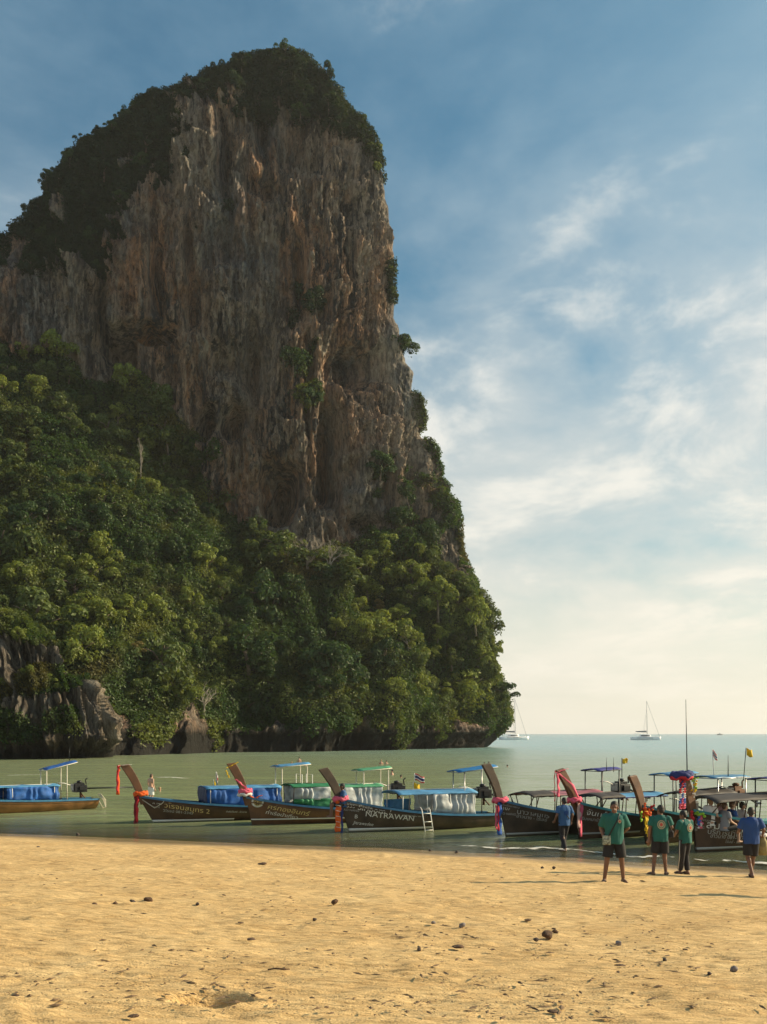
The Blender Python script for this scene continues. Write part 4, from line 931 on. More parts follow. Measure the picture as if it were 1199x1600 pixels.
engine(B2, r, .3, .85, 2.0, .2)
lettering(B2, r, 'A 140', 240, 1252, .17, LETW, .13); lettering(B2, r, 'กระบี่', 243, 1258, .12, LETGR, .1)
lettering(B2, r, 'วิโรจน์สมุทร 2', 257, 1257, .31, LETG, .17, sx=1.25); lettering(B2, r, 'วิโรจน์ 081-2345', 256, 1264, .17, LETGR, .12, sx=1.25)
lettering(B2, r, 'ท่าเรือไร่เลย์ - อ่าวนาง', 350, 1264, .11, LETW, .05, sx=1.1)
tip = B2.prow(.99)
garland('prow_garland', 'orange ribbon hanging free from the tip of the second prow from the left', B2, [('strip', [tip+Vector((.22, .02, .0)), tip+Vector((.27, .02, -.3)), tip+Vector((.26, .02, -1.2))], .055, ORANGE), ('strip', [tip+Vector((-.25, .09, .02)), tip+Vector((.25, .09, -.02))], .03, WCL), ('strip', [tip+Vector((.26, .05, -.02)), tip+Vector((.30, .05, -.6)), tip+Vector((.29, .05, -1.1))], .04, RED)], 'ribbon')
kb = B2.prow(.22)
garland('prow_garland', 'orange knot with long maroon cloth under the second prow from the left', B2, [('knot', kb+Vector((.0, 0, .02)), .2, .075, ORANGE), ('strip', [kb+Vector((.18, .09, -.05)), kb+Vector((.22, .1, -.6)), kb+Vector((.2, .1, -1.25))], .075, MAROON), ('strip', [kb+Vector((.12, .12, -.05)), kb+Vector((.17, .12, -.5)), kb+Vector((.16, .12, -1.1))], .05, RED)])
tag(link('mooring_rope', MB().tube([B2.world(*B2.hp(.99, .1, 1, .03)), B2.world(*B2.hp(.95, .32, 1, .12)), B2.world(*B2.hp(.89, .12, 1, .05)), B2.world(*B2.hp(.87, 0, 1, .03))], .02, 6).mesh('rope'), None, ROPE), 'pale rope looped over the bow of the second longtail from the left', 'rope')

# --- 3
B3 = Boat((397, 1289), (628, 42.3), (385, 1245), (363, 1192), .78, .50)
r = make_boat(B3, 'brown longtail with round badge on its bow and green canopy', WOOD_B, BLUE, (.20, .25, .35, LETW), prowm=WOOD_B)
xa, xb = B3.x_of(600, .7), B3.x_of(456, .7); xm = B3.x_of(520, .7); zc = B3.z_of(xb, 1229, .7)
canopy(B3, r, xm, xb, zc, TARPG, .72, .12, 3, WOOD_D); canopy(B3, r, xa, xm-.05, zc-.05, TARPM, .70, .10, 3, STEELW)
curtain(B3, r, xm+.1, xb-.1, zc-.04, zc-.55, PLAST, 1, .73, 'plastic_curtain', .05); curtain(B3, r, xm+.1, xb-.1, zc-.5, None, TARPG, 1, .76); curtain(B3, r, xa+.05, xm-.15, zc-.08, None, PLAST, 1, .72, 'plastic_curtain', .05)
curtain(B3, r, xm+.1, xb-.1, zc-.04, None, PLAST, -1, .73, 'plastic_curtain', .05)
x0, x1 = B3.x_of(606), B3.x_of(555); stern_roof(B3, r, x0, x1, B3.z_of(x0, 1199), B3.z_of(x1, 1204), TARPM, .48, CREAM)
engine(B3, r, B3.x_of(622), B3.z_of(B3.x_of(622), 1234), 1.6, .3)
for px in (470, 486): x = B3.x_of(px); MB().tube([(x, -.6, .6), (x, -.6, B3.z_of(x, 1210)), (x, .2, B3.z_of(x, 1210)), (x, .2, .7)], .016, 6).build('roof_pole', STEELW, r)
badge(B3, r, 404, 1253, .235)
lettering(B3, r, 'ศรีทองอินทร์', 418, 1259, .30, LETG, .20, .25, sx=1.25); lettering(B3, r, 'ท่าเรือนำเที่ยว', 416, 1267, .22, LETW, .2, .25, sx=1.25)
tip = B3.prow(.95); kb = B3.prow(.25)
garland('prow_garland', 'pink and orange cloth wound round the prow of the badge boat', B3, [('knot', kb+Vector((0, 0, .1)), .19, .07, PINK), ('knot', kb+Vector((.02, 0, -.02)), .2, .06, WCL), ('strip', [B3.prow(.6)+Vector((.18, .08, 0)), B3.prow(.45)+Vector((.0, .1, 0)), B3.prow(.3)+Vector((-.16, .09, 0))], .05, PINK), ('strip', [kb+Vector((-.1, .18, -.05)), kb+Vector((-.35, .2, -.18)), kb+Vector((-.6, .24, -.05))], .05, ORANGE)])
garland('prow_garland', 'yellow band round the tip of the badge boat prow', B3, [('strip', [tip+Vector((.25, .075, -.12)), tip+Vector((0, .085, 0)), tip+Vector((-.24, .075, .12))], .03, YELL), ('strip', [tip+Vector((.25, .075, -.2)), tip+Vector((.2, .085, -.35)), tip+Vector((.12, .075, -.5))], .025, YELL)], 'ribbon')

# --- 4
B4 = Boat((549, 1300), (773, 39.6), (531, 1247), (506, 1200), .80, .50)
r = make_boat(B4, 'longtail with light blue canopy and a white ladder over its weathered brown side', WOOD_G, BLUE, (.03, .14, .50, LETW), prowm=WOOD_G)
xa, xb = B4.x_of(746, .7), B4.x_of(622, .7); xm = B4.x_of(672, .7); zc = B4.z_of(xb, 1241, .7)
canopy(B4, r, xa, xb, zc, TARPL, .74, .15, 4); curtain(B4, r, xa+.1, xm-.1, zc-.04, None, PLAST, 1, .75, 'plastic_curtain', .06); curtain(B4, r, xm+.05, xb-.1, zc-.28, None, TARPL, -1, .75); curtain(B4, r, xa+.1, xm-.1, zc-.04, None, PLAST, -1, .75, 'plastic_curtain', .06)
x0, x1 = B4.x_of(768), B4.x_of(708); stern_roof(B4, r, x0, x1, B4.z_of(x0, 1197), B4.z_of(x1, 1206), mat('bright_blue_canvas', (.02, .20, .50), .55, var=.2, vscale=3, trans=.25), .5, METAL)
engine(B4, r, B4.x_of(756), B4.z_of(B4.x_of(756), 1240), 1.0, .3)
lettering(B4, r, 'สมาคมเรือหางยาวบริการอ่าวนาง', 541, 1251, .11, LETW, .22, sx=.85); lettering(B4, r, 'A 335', 539, 1257, .21, LETW, .12, sx=1.1); lettering(B4, r, 'AO NANG', 543, 1263, .13, LETGR, .1)
lettering(B4, r, 'Siriporn 1', 561, 1261, .34, LETW, .18, .2, sx=1.05); lettering(B4, r, 'NATRAWAN', 572, 1271, .33, LETW, .12, sx=1.12)
lettering(B4, r, 'B', 558, 1275, .24, LETW); lettering(B4, r, 'Jitrawadee', 557, 1284, .20, LETW, .12, .25); lettering(B4, r, 'บริการนำเที่ยว 087-2771', 624, 1270, .12, LETW, .06, sx=1.0)
kb = B4.prow(.16)
garland('prow_garland', 'bright orange cloth banded white under a pink knot on the dark prow', B4, [('knot', kb+Vector((0, 0, .05)), .2, .075, PINK), ('strip', [kb+Vector((.12, .12, 0)), kb+Vector((.17, .14, -.5)), kb+Vector((.16, .14, -1.15))], .10, ORANGE)]+[('strip', [kb+Vector((.24, .165, -.16-.2*k)), kb+Vector((.07, .165, -.2-.2*k))], .018, WCL) for k in range(5)]+[('strip', [kb+Vector((.02, .12, 0)), kb+Vector((.0, .14, -.7)), kb+Vector((.0, .14, -1.3))], .04, NAVY)])
# ladder
lp = B4.at(B4.x_of(664, .8), .6, 1, 0); lr = empty('boarding_ladder', B4.ps, B4.a); tag(lr, 'white metal boarding ladder hooked over the brown hull side', 'ladder')
L0 = Vector((lp.x, B4.hp(lp.x/B4.L, 0, 1, 0).y, B4.zs(lp.x/B4.L)))
for s in (-.17, .17): MB().tube([L0+Vector((s, -.25, .12)), L0+Vector((s, -.02, .17)), L0+Vector((s, .09, .08)), L0+Vector((s-.05, .38, -1.05))], .02, 8).build('rail', STEELW, lr)
for k in range(4): u = .12+.27*k; c = L0+Vector((-.05*u, .09+.29*u, .08-1.13*u)); MB().tube([c+Vector((-.17, 0, 0)), c+Vector((.17, 0, 0))], .017, 8).build('rung', STEELW, lr)

# --- 5
B5 = Boat((794, 1307), (985, 38.4), (779, 1249), (757, 1193), .76, .55)
r = make_boat(B5, 'dark longtail with faded pink canopy and purple stern roof behind the wading man', WOOD_G, BLUE, (.05, .13, .6, LETGR), prowm=WOOD_G)
xa, xb = B5.x_of(945, .6), B5.x_of(834, .6); zc = B5.z_of(xb, 1244, .6)
canopy(B5, r, xa, xb, zc, TARPP, .68, .16, 4, WOOD_D, trim=TARPK); xk = B5.x_of(868, .6); canopy(B5, r, xk, xb+.12, zc+.025, TARPK, .70, .16, 2, WOOD_D, sag=.01, frontdrop=.05)
x0, x1 = B5.x_of(958), B5.x_of(922); stern_roof(B5, r, x0, x1, B5.z_of(x0, 1201), B5.z_of(x1, 1204), TARPV, .5, BLACK)
engine(B5, r, B5.x_of(972), B5.z_of(B5.x_of(972), 1232), 1.0, .3)
lettering(B5, r, 'สมาคมเรือหางยาว', 788, 1254, .12, LETGR, .2); lettering(B5, r, 'A 107', 788, 1261, .21, LETW, .12); lettering(B5, r, 'AO NANG', 792, 1269, .13, LETGR, .1); lettering(B5, r, 'นาวาสมุทร', 811, 1267, .28, LETGR, .16, sx=1.2); lettering(B5, r, 'อ่าวนาง - ไร่เลย์', 811, 1273, .18, LETGR, .16, sx=1.2)
kb = B5.prow(.14)
garland('prow_garland', 'pink knot with blue and red cloths hanging from the tall plain dark prow', B5, [('knot', kb+Vector((0, 0, .06)), .2, .07, PINK), ('strip', [kb+Vector((.1, .13, 0)), kb+Vector((.14, .14, -.5)), kb+Vector((.12, .14, -1.15))], .085, BCL), ('strip', [kb+Vector((.24, .12, -.1)), kb+Vector((.27, .12, -.5)), kb+Vector((.25, .12, -.95))], .045, PINK), ('strip', [kb+Vector((.19, .15, -.1)), kb+Vector((.2, .16, -.5)), kb+Vector((.19, .16, -1.0))], .03, RED)])

# --- 6
B6 = Boat((908, 1311), (1085, 37.6), (897, 1252), (870, 1201), .74, .55)
r = make_boat(B6, 'brown longtail with pink ribboned prow between the wading man and the green shirted man', WOOD_D, TEALP, (.16, .22, .6, LETGR), prowm=WOOD_B)
xa, xb = B6.x_of(1042, .6), B6.x_of(941, .6); zc = B6.z_of(xb, 1247, .6)
canopy(B6, r, xa, xb, zc, TARPL, .66, .14, 4, WOOD_D, trim=NAVY); xk = B6.x_of(975, .6); canopy(B6, r, xk, xb+.12, zc+.03, TARPK, .68, .16, 2, WOOD_D, sag=.01, frontdrop=.05)
x0, x1 = B6.x_of(1076), B6.x_of(1030); stern_roof(B6, r, x0, x1, B6.z_of(x0, 1207), B6.z_of(x1, 1211), TARPL, .5, BLACK)
engine(B6, r, .25, .95, 1.2, .3)
lettering(B6, r, 'ก 78', 905, 1262, .15, LETGR, .1); lettering(B6, r, 'จันทร์ฉาย 3', 922, 1269, .31, LETW, .16, .15, sx=1.2); lettering(B6, r, 'รับเหมานำเที่ยว', 918, 1277, .17, LETGR, .14, sx=1.1)
tip = B6.prow(.97); kb = B6.prow(.2)
garland('prow_garland', 'pink ribbon trailing down the prow beside the wading man', B6, [('strip', [tip+Vector((-.26, .08, .05)), tip+Vector((0, .1, .0)), tip+Vector((.25, .08, -.08))], .045, PINK), ('strip', [tip+Vector((.2, .1, -.1)), tip+Vector((.17, .1, -.5)), tip+Vector((.16, .1, -.9))], .05, PINK), ('strip', [tip+Vector((.15, .1, -.1)), B6.prow(.6)+Vector((-.08, .12, 0)), kb+Vector((-.2, .14, 0)), kb+Vector((-.16, .18, -.5)), kb+Vector((-.12, .2, -1.2))], .06, PINK), ('strip', [kb+Vector((-.05, .16, 0)), kb+Vector((-.04, .2, -.4)), kb+Vector((-.02, .2, -.9))], .07, mat('pale_pink_cloth', (.66, .42, .38), .8, trans=.25)), ('knot', kb+Vector((0, 0, .05)), .19, .065, PINK), ('strip', [tip+Vector((.28, .05, 0)), tip+Vector((.3, .05, -.6)), tip+Vector((.29, .05, -1.05))], .012, RED)])

# --- 7
B7 = Boat((1013, 1319), (1182, 36.6), (999, 1258), (982, 1211), .74, .55)
r = make_boat(B7, 'dark longtail with a broad brown prow hung with orange and yellow garlands', WOOD_D, TEALP, None, prowm=WOOD_B)
xa, xb = B7.x_of(1150, .6), B7.x_of(1076, .6); zc = B7.z_of(xb, 1243, .6)
canopy(B7, r, xa, xb, zc, TARPK, .68, .20, 4, WOOD_D, frontdrop=.08)
x0, x1 = B7.x_of(1152), B7.x_of(1094); stern_roof(B7, r, x0, x1, B7.z_of(x0, 1213), B7.z_of(x1, 1215), BLUE, .55, METAL); engine(B7, r, B7.x_of(1150), B7.z_of(B7.x_of(1150), 1240), 1.0, .3, m=RUST)
kb = B7.prow(.18)
it = [('ball', kb+Vector((.1*math.cos(a), .16, .1*math.sin(a)-.1)), .10, 7, ORANGE) for a in (0, 1.3, 2.6, 3.9, 5.2)]
it += [('strip', [kb+Vector((.06*k-.05, .19, -.1)), kb+Vector((.06*k-.04, .22, -.5)), kb+Vector((.06*k-.05, .2, -.95+.1*k))], .035, YELL) for k in range(3)]+[('ball', kb+Vector((-.25, .2, .02)), .09, 6, RED), ('ball', kb+Vector((-.2, .2, -.55)), .08, 5, ORANGE), ('strip', [kb+Vector((-.18, .2, -.1)), kb+Vector((-.2, .22, -.5))], .05, ORANGE), ('strip', [kb+Vector((.22, .16, -.1)), kb+Vector((.25, .18, -.45))], .04, LIME)]
garland('prow_garland', 'orange and yellow flower garlands hanging at the base of the broad brown prow', B7, it)

# --- 8
B8 = Boat((1090, 1331), (1330, 34.0), (1080, 1265), (1060, 1206), .80, .58)
r = make_boat(B8, 'loaded dark longtail with passengers and grey writing, its prow hung with striped cloths', WOOD_D, TEALP, (.06, .14, .45, LETGR), prowm=WOOD_B)
xa, xb = B8.x_of(1290, .7), B8.x_of(1118, .7); zc = B8.z_of(xb, 1251, .7)
canopy(B8, r, xa, xb, zc, TARPK, .72, .20, 5, WOOD_D, frontdrop=.06)
x0, x1 = B8.x_of(1262), B8.x_of(1188); stern_roof(B8, r, x0, x1, B8.z_of(x0, 1214), B8.z_of(x1, 1218), TARPV, .55, BLACK); engine(B8, r, .3, .95, 1.6, .3)
lettering(B8, r, 'สมาคมเรือหางยาวบริการ', 1086, 1274, .13, LETGR, .2, sx=.9); lettering(B8, r, 'A 117', 1089, 1284, .21, LETGR, .1); lettering(B8, r, 'AO NANG', 1092, 1291, .12, LETGR, .06); lettering(B8, r, 'KRABI', 1092, 1295, .12, LETGR, .06)
lettering(B8, r, 'สมใจนึกเดชสิริ', 1112, 1290, .37, LETW, .13, sx=1.2); lettering(B8, r, 'บริการนำเที่ยว', 1114, 1299, .26, LETGR, .12, sx=1.15); lettering(B8, r, 'อ่าวนาง 089-4471', 1118, 1305, .18, LETGR, .1, sx=1.1); lettering(B8, r, 'ไร่เลย์ - พีพี', 1138, 1313, .14, LETGR, .08)
tip = B8.prow(.98); kb = B8.prow(.1); md = B8.prow(.6)
it = [('knot', tip+Vector((0, 0, -.06)), .24, .085, NAVY), ('knot', tip+Vector((0, 0, -.14)), .25, .06, RED)]
for k, x in enumerate((.2, .12, .04)):
    it += [('strip', [tip+Vector((x, .16, -.12-.16*j)), tip+Vector((x+.01, .17, -.12-.16*(j+1)))], .045, [RED, NAVY, RED, WCL, BCL, PINK][(j+k % 2) % 6]) for j in range(6)]
it += [('ball', md+Vector((-.16, .14, .32-.11*j)), .08, 5, LIME if j % 2 == 0 else YELL) for j in range(4)]+[('ball', md+Vector((-.16, .14, -.14)), .06, 4, WCL)]
garland('prow_garland', 'red navy and white striped cloths with lime flowers hung over the prow tip', B8, it)
garland('prow_garland', 'red and lime ribbon bunch at the base of the striped prow', B8, [('ball', kb+Vector((-.1, .18, .1)), .13, 8, LIME), ('ball', kb+Vector((.18, .16, -.05)), .12, 8, RED), ('strip', [kb+Vector((-.08, .22, 0)), kb+Vector((-.08, .24, -.4))], .08, PINK), ('strip', [kb+Vector((-.02, .23, 0)), kb+Vector((-.0, .25, -.3))], .06, BCL), ('ball', kb+Vector((-.08, .24, -.28)), .09, 6, WCL)])
wheel = MB(); 
# flags, masts, odds and ends
flag(338, 1232, 42.5, 0, 'small red white and blue flag over yellow pennant on the blue tarp tent', [WCL, RED, WCL, NAVY], .16, .45, .72, droop=1.2)
flag(334, 1232, 42.4, 0, 'yellow pennant drooping beside the small flag on the blue tarp tent', YELL, .16, .25, .38, droop=1.1, seed=2)
flag(648, 1240, 40.5, 0, 'red white and blue striped flag above the light blue canopy', [RED, WCL, NAVY, NAVY, WCL, RED], .40, .27, .84, droop=.35)
flag(646, 1240, 40.4, 0, 'yellow triangular flag drooping under the striped flag', YELL, .28, .26, .50, droop=.5, seed=2)
flag(972, 1215, 36.5, 0, 'small yellow flag by the purple stern roof', YELL, .20, .18, .72, pole_m=BLACK, seed=3)
flag(1116, 1216, 35.0, 0, 'limp red and white striped flag on the blue stern roof', [RED, WCL, NAVY, WCL, RED], .22, .22, 1.02, droop=.9, lean=-.06)
flag(1162, 1220, 35.0, 0, 'yellow flag at the right on a thin pole over the beach boats', YELL, .22, .26, 1.16, pole_m=BLACK, lean=.09, seed=1, droop=.3)
def mast(px, pb, pt, d, label, rad=.02, lean=0):
    p = P(px, pb, d); h = (pb-pt)/F*d; tag(link('antenna_pole', MB().tube([(0, 0, 0), (lean, 0, h)], [rad, rad*.45], 7).mesh('antenna_pole'), None, BLACK), label, 'pole').location = p
mast(1074, 1212, 1093, 36.0, 'tall thin black pole rising behind the striped prow to above the horizon', .022, -.05)
mast(1138, 1216, 1180, 35.0, 'short black aerial standing on the blue stern roof', .02)
mast(948, 1205, 1183, 36.8, 'short aerial at the left end of the purple stern roof', .014); mast(959, 1206, 1184, 36.8, 'short aerial at the right end of the purple stern roof', .014)
mast(109, 1190, 1167, 48.8, 'short aerial on the stern roof of the leftmost boat', .016)
# ------------------------------------------------------------------ people
SKIN = mat('brown_skin', (.165, .080, .048), .55, var=.12, vscale=6); SKINL = mat('light_skin', (.46, .27, .185), .55, var=.1, vscale=6)
HAIR = mat('black_hair', (.012, .010, .009), .6, bump=.5, bscale=60); HAIRB = mat('fair_hair', (.28, .18, .09), .6, bump=.4, bscale=60); HAIRG = mat('brown_hair', (.09, .05, .03), .6, bump=.4, bscale=60)
TEE = mat('teal_green_tee', (.010, .105, .088), .85, var=.15, vscale=5, bump=.25, bscale=18)
TEEB = mat('royal_blue_tee', (.014, .055, .20), .85, var=.15, vscale=5, bump=.25, bscale=18)
TEEL = mat('faded_blue_tee', (.030, .095, .23), .85, var=.15, vscale=5, bump=.25, bscale=18)
SHORTS = mat('black_shorts', (.012, .012, .014), .85, var=.2, vscale=5, bump=.2, bscale=18)
EYE = mat('dark_eye', (.01, .008, .006), .3); LIP = mat('lips', (.22, .07, .05), .5); SOLE = mat('dark_sandal', (.02, .016, .014), .8)
WSH = mat('white_shirt', (.72, .70, .67), .85, var=.1, vscale=5, bump=.2, bscale=18); ORV = mat('orange_life_vest', (.80, .14, .02), .75); DPK = mat('dark_trousers', (.018, .016, .018), .85)

def remesh(b, name, vox, m, parent, smooth=2):
    me = b.mesh(name, True, False); o = bpy.data.objects.new('t', me); COL.objects.link(o)
    r = o.modifiers.new('r', 'REMESH'); r.mode = 'VOXEL'; r.voxel_size = vox; r.use_smooth_shade = True
    if smooth: s = o.modifiers.new('s', 'SMOOTH'); s.iterations = smooth; s.factor = .5
    dg = bpy.context.evaluated_depsgraph_get(); nm = bpy.data.meshes.new_from_object(o.evaluated_get(dg)); nm.name = name
    bpy.data.objects.remove(o); bpy.data.meshes.remove(me)
    return link(name, nm, parent, m)
BASE = dict(pel=(0, 0, .93), wai=(0, .0, 1.10), che=(0, .0, 1.28), nek=(0, .0, 1.44), hed=(0, .02, 1.575), shR=(.185, 0, 1.385), elR=(.235, -.03, 1.12), wrR=(.25, .05, .88), shL=(-.185, 0, 1.385), elL=(-.235, -.03, 1.12), wrL=(-.25, .05, .88),
            hiR=(.09, 0, .90), knR=(.10, .02, .49), anR=(.10, -.03, .075), hiL=(-.09, 0, .90), knL=(-.10, .02, .49), anL=(-.10, -.03, .075), toR=0, toL=0)
def person(loc, face, label, pose=None, scale=1.0, skin=None, hair=HAIR, top=TEE, sleeve=.62, bottom=SHORTS, legs='shorts', sandals=True, yaw=0, nod=0, vox=.010, topbottom=.82, hairstyle='short', girth=1.0, group=None, parts=None, cat='person', waist=None):
    skin = skin or SKIN
    J = {k: (Vector(v) if not isinstance(v, (int, float)) else v) for k, v in {**BASE, **(pose or {})}.items()}
    r = empty('person', loc, math.radians(face)); r.scale = (scale,)*3; tag(r, label, cat, group)
    g = girth; b = MB(); up = (J['nek']-J['pel']).normalized()
    b.capsule(J['pel']+Vector((-.07, 0, 0)), J['pel']+Vector((.07, 0, 0)), .115*g, .115*g); b.capsule(J['pel'], J['wai'], .13*g, .125*g); b.capsule(J['wai'], J['che'], .125*g, .125*g)
    sd = (J['shR']-J['shL']).normalized()
    b.capsule(J['che']-sd*.07, J['che']+sd*.07, .108*g, .108*g); b.capsule(J['shL']+sd*.02, J['shR']-sd*.02, .062, .062); b.capsule(J['nek']-up*.06, J['hed']-Vector((0, 0, .05)), .062, .052)
    R = Euler((math.radians(-nod), 0, math.radians(yaw))); Rm = R.to_matrix(); H = J['hed']
    def hp(x, y, z): return H+Rm @ Vector((x, y, z))
    b.ell(hp(0, -.01, .025), (.076, .095, .098), R, 14, 10); b.ell(hp(0, .03, -.05), (.058, .066, .062), R, 12, 8); b.ell(hp(0, .068, -.095), (.026, .022, .02), R, 8, 6)
    b.capsule(hp(0, .080, .005), hp(0, .098, -.035), .011, .018, 8, 3); b.ell(hp(0, .075, .03), (.05, .02, .014), R, 8, 6)
    for s in (1, -1): b.ell(hp(s*.079, -.012, -.008), (.014, .024, .034), R, 8, 6)
    for S_, sg in (('R', 1), ('L', -1)):
        sh, el, wr = J['sh'+S_], J['el'+S_], J['wr'+S_]
        b.capsule(sh, el, .052*g, .040); b.capsule(el, wr, .041, .028)
        dr = (wr-el).normalized(); side = dr.cross(Vector((0, 1, 0))); side = side.normalized() if side.length > .2 else Vector((1, 0, 0)); pn = side.cross(dr).normalized()
        pc = wr+dr*.055; b.capsule(wr, wr+dr*.085, .028, .036, 10, 3); b.capsule(pc-side*.018, pc+side*.018, .026, .026, 8, 3)
        for k, (o, ln) in enumerate(((-.030, .062), (-.010, .075), (.011, .070), (.030, .052))):
            a = wr+dr*.095+side*o; m_ = a+dr*ln*.55+pn*.008; b.capsule(a-dr*.02, m_, .0115, .0105, 7, 2); b.capsule(m_, m_+dr*ln*.38+pn*.024, .0105, .0095, 7, 2)
        a = wr+dr*.035+side*(-.028); b.capsule(a, a+dr*.035-side*.026+pn*.012, .0135, .012, 7, 2); b.capsule(a+dr*.035-side*.026+pn*.012, a+dr*.066-side*.028+pn*.024, .012, .0105, 7, 2)
        hi, kn, an = J['hi'+S_], J['kn'+S_], J['an'+S_]
        b.capsule(hi, kn, .088*g, .058); b.capsule(kn, an, .056, .038); cm = kn.lerp(an, .3); b.ell(cm+Vector((0, -.022, 0)), (.052, .052, .11), None, 10, 8)
        ta = math.radians(J['to'+S_]); td = Vector((math.sin(ta), math.cos(ta), 0)); hl = Vector((an.x, an.y, 0))+Vector((0, 0, an.z-.035))
        b.capsule(hl-td*.035, hl+td*.10, .038, .036, 10, 3); b.capsule(hl+td*.09+Vector((0, 0, -.008)), hl+td*.165+Vector((0, 0, -.012)), .036, .026, 10, 3)
        for q in range(5): tc = hl+td*(.18-.008*abs(q-1))+Vector((td.y, -td.x, 0))*(-.030+.015*q)*(-sg)+Vector((0, 0, -.02)); b.capsule(tc-td*.02, tc+td*.012, .012, .010, 6, 2)
    body = remesh(b, 'body', vox, skin, r, 1)
    # hair
    h = MB()
    if hairstyle == 'short':
        h.ell(hp(0, -.022, .048), (.084, .097, .090), R, 14, 10); h.ell(hp(0, -.055, -.005), (.076, .062, .075), R, 12, 8)
        for s in (1, -1): h.ell(hp(s*.068, .0, .02), (.018, .035, .04), R, 8, 6)
    else:
        h.ell(hp(0, -.02, .045), (.086, .098, .092), R, 14, 10); h.capsule(hp(0, -.07, .0), hp(0, -.09, -.22), .075, .05)
    remesh(h, 'hair', .011, hair, r, 1)
    for s in (1, -1): MB().ell(hp(s*.031, .086, .012), (.012, .006, .007), R, 8, 6).build('eye', EYE, r)
    MB().ell(hp(0, .092, -.066), (.024, .008, .006), R, 8, 6).build('mouth', LIP, r)
    # top
    if top:
        t = MB(); fw = (sd.cross(up)).normalized()*-1
        prof = ((topbottom, .188, .150), (topbottom+.10, .186, .150), (1.08, .182, .150), (1.22, .198, .150), (1.32, .208, .146), (1.40, .190, .118), (1.445, .115, .088), (1.47, .070, .070))
        rings = []
        zs_ = [J['pel'].z, J['wai'].z, J['che'].z, J['nek'].z]
        def axis(z):
            u = (z-.93)/(1.44-.93); p = J['pel'].lerp(J['nek'], u); mid = J['wai'].lerp(J['che'], min(max((z-1.10)/.18, 0), 1)); return p*.5+Vector((mid.x, mid.y, p.z))*.5 if 1.0 < z < 1.35 else p
        for z, wx, wy in prof:
            c = axis(z); wob = .008
            rings.append([c+sd*(wx*g*math.cos(a*math.pi/12))+fw*(wy*g*math.sin(a*math.pi/12))*(1+.06*math.sin(a*1.7+z*9))+Vector((0, 0, wob*math.sin(a*1.1+z*3) if z < .95 else 0)) for a in range(24)])
        t.loft(rings)
        for S_ in 'RL':
            sh, el, wr = J['sh'+S_], J['el'+S_], J['wr'+S_]
            if sleeve <= 1: e = sh.lerp(el, sleeve); t.tube([sh.lerp(J['nek'], .25), sh, sh.lerp(e, .5), e], [.068, .076*g, .078*g, .080*g], 14)
            else: e = el.lerp(wr, sleeve-1); t.tube([sh.lerp(J['nek'], .25), sh, el, e], [.068, .074*g, .062*g, .052], 14)
        o = remesh(t, 'shirt', .012, top, r, 2)
    if bottom:
        t = MB(); wz = .985
        rings = [[J['pel']+Vector((wx*g*math.cos(a*math.pi/12), wy*g*math.sin(a*math.pi/12), dz)) for a in range(24)] for dz, wx, wy in ((-.10, .172, .130), (-.03, .172, .132), (.06, .155, .124))]
        t.loft(rings)
        for S_ in 'RL':
            hi, kn, an = J['hi'+S_], J['kn'+S_], J['an'+S_]
            if legs == 'shorts': e = hi.lerp(kn, .90); t.tube([hi+Vector((0, 0, .03)), hi.lerp(e, .5), e], [.104*g, .106*g, .104*g], 16)
            else: e = kn.lerp(an, .93); t.tube([hi+Vector((0, 0, .03)), hi.lerp(kn, .6), kn, kn.lerp(an, .5), e], [.104*g, .096*g, .080, .074, .066], 16)
        remesh(t, 'shorts' if legs == 'shorts' else 'trousers', .012, bottom, r, 2)
    if sandals:
        for S_ in 'RL':
            an = J['an'+S_]; ta = math.radians(J['to'+S_]); td = Vector((math.sin(ta), math.cos(ta), 0)); pr = Vector((td.y, -td.x, 0)); q = MB(); c = Vector((an.x, an.y, an.z-.075+.008))
            ring = [c+td*(.062+.145*math.cos(a*math.pi/10))+pr*(.047*math.sin(a*math.pi/10)) for a in range(20)]
            q.loft([[p-Vector((0, 0, .010)) for p in ring], [p+Vector((0, 0, .008)) for p in ring]]); q.tube([c+td*.15+Vector((0, 0, .03)), c+td*.09+pr*.045+Vector((0, 0, .03)), c+td*.03+pr*.045+Vector((0, 0, .015))], .008, 6).tube([c+td*.15+Vector((0, 0, .03)), c+td*.09-pr*.045+Vector((0, 0, .03)), c+td*.03-pr*.045+Vector((0, 0, .015))], .008, 6)
            q.build('sandal', SOLE, r, False)
    if parts: parts(r, J, sd)
    return r
def V3(*a): return Vector(a)
def disc_emblem(r, c, nrm, R, cols, name='emblem'):
    q = Vector(nrm).to_track_quat('Z', 'Y').to_matrix(); prev = r
    for k, (ra, m) in enumerate(cols):
        b = MB(); b.loft([[Vector(c)+q @ Vector((ra*R*math.cos(a*math.pi/14), ra*R*1.15*math.sin(a*math.pi/14), z+.003*k)) for a in range(28)] for z in (-.012, .004)])
        o = b.build(name if k == 0 else 'emblem_ring', m, r if k == 0 else prev, False)
        if k == 0: prev = o
EMB = mat('cream_print', (.36, .33, .22), .8); EMR = mat('red_print', (.45, .07, .05), .8)
BAGP = mat('patterned_pouch', (.30, .33, .26), .8, var=.8, vscale=22); STRAP = mat('black_strap', (.01, .01, .012), .7)

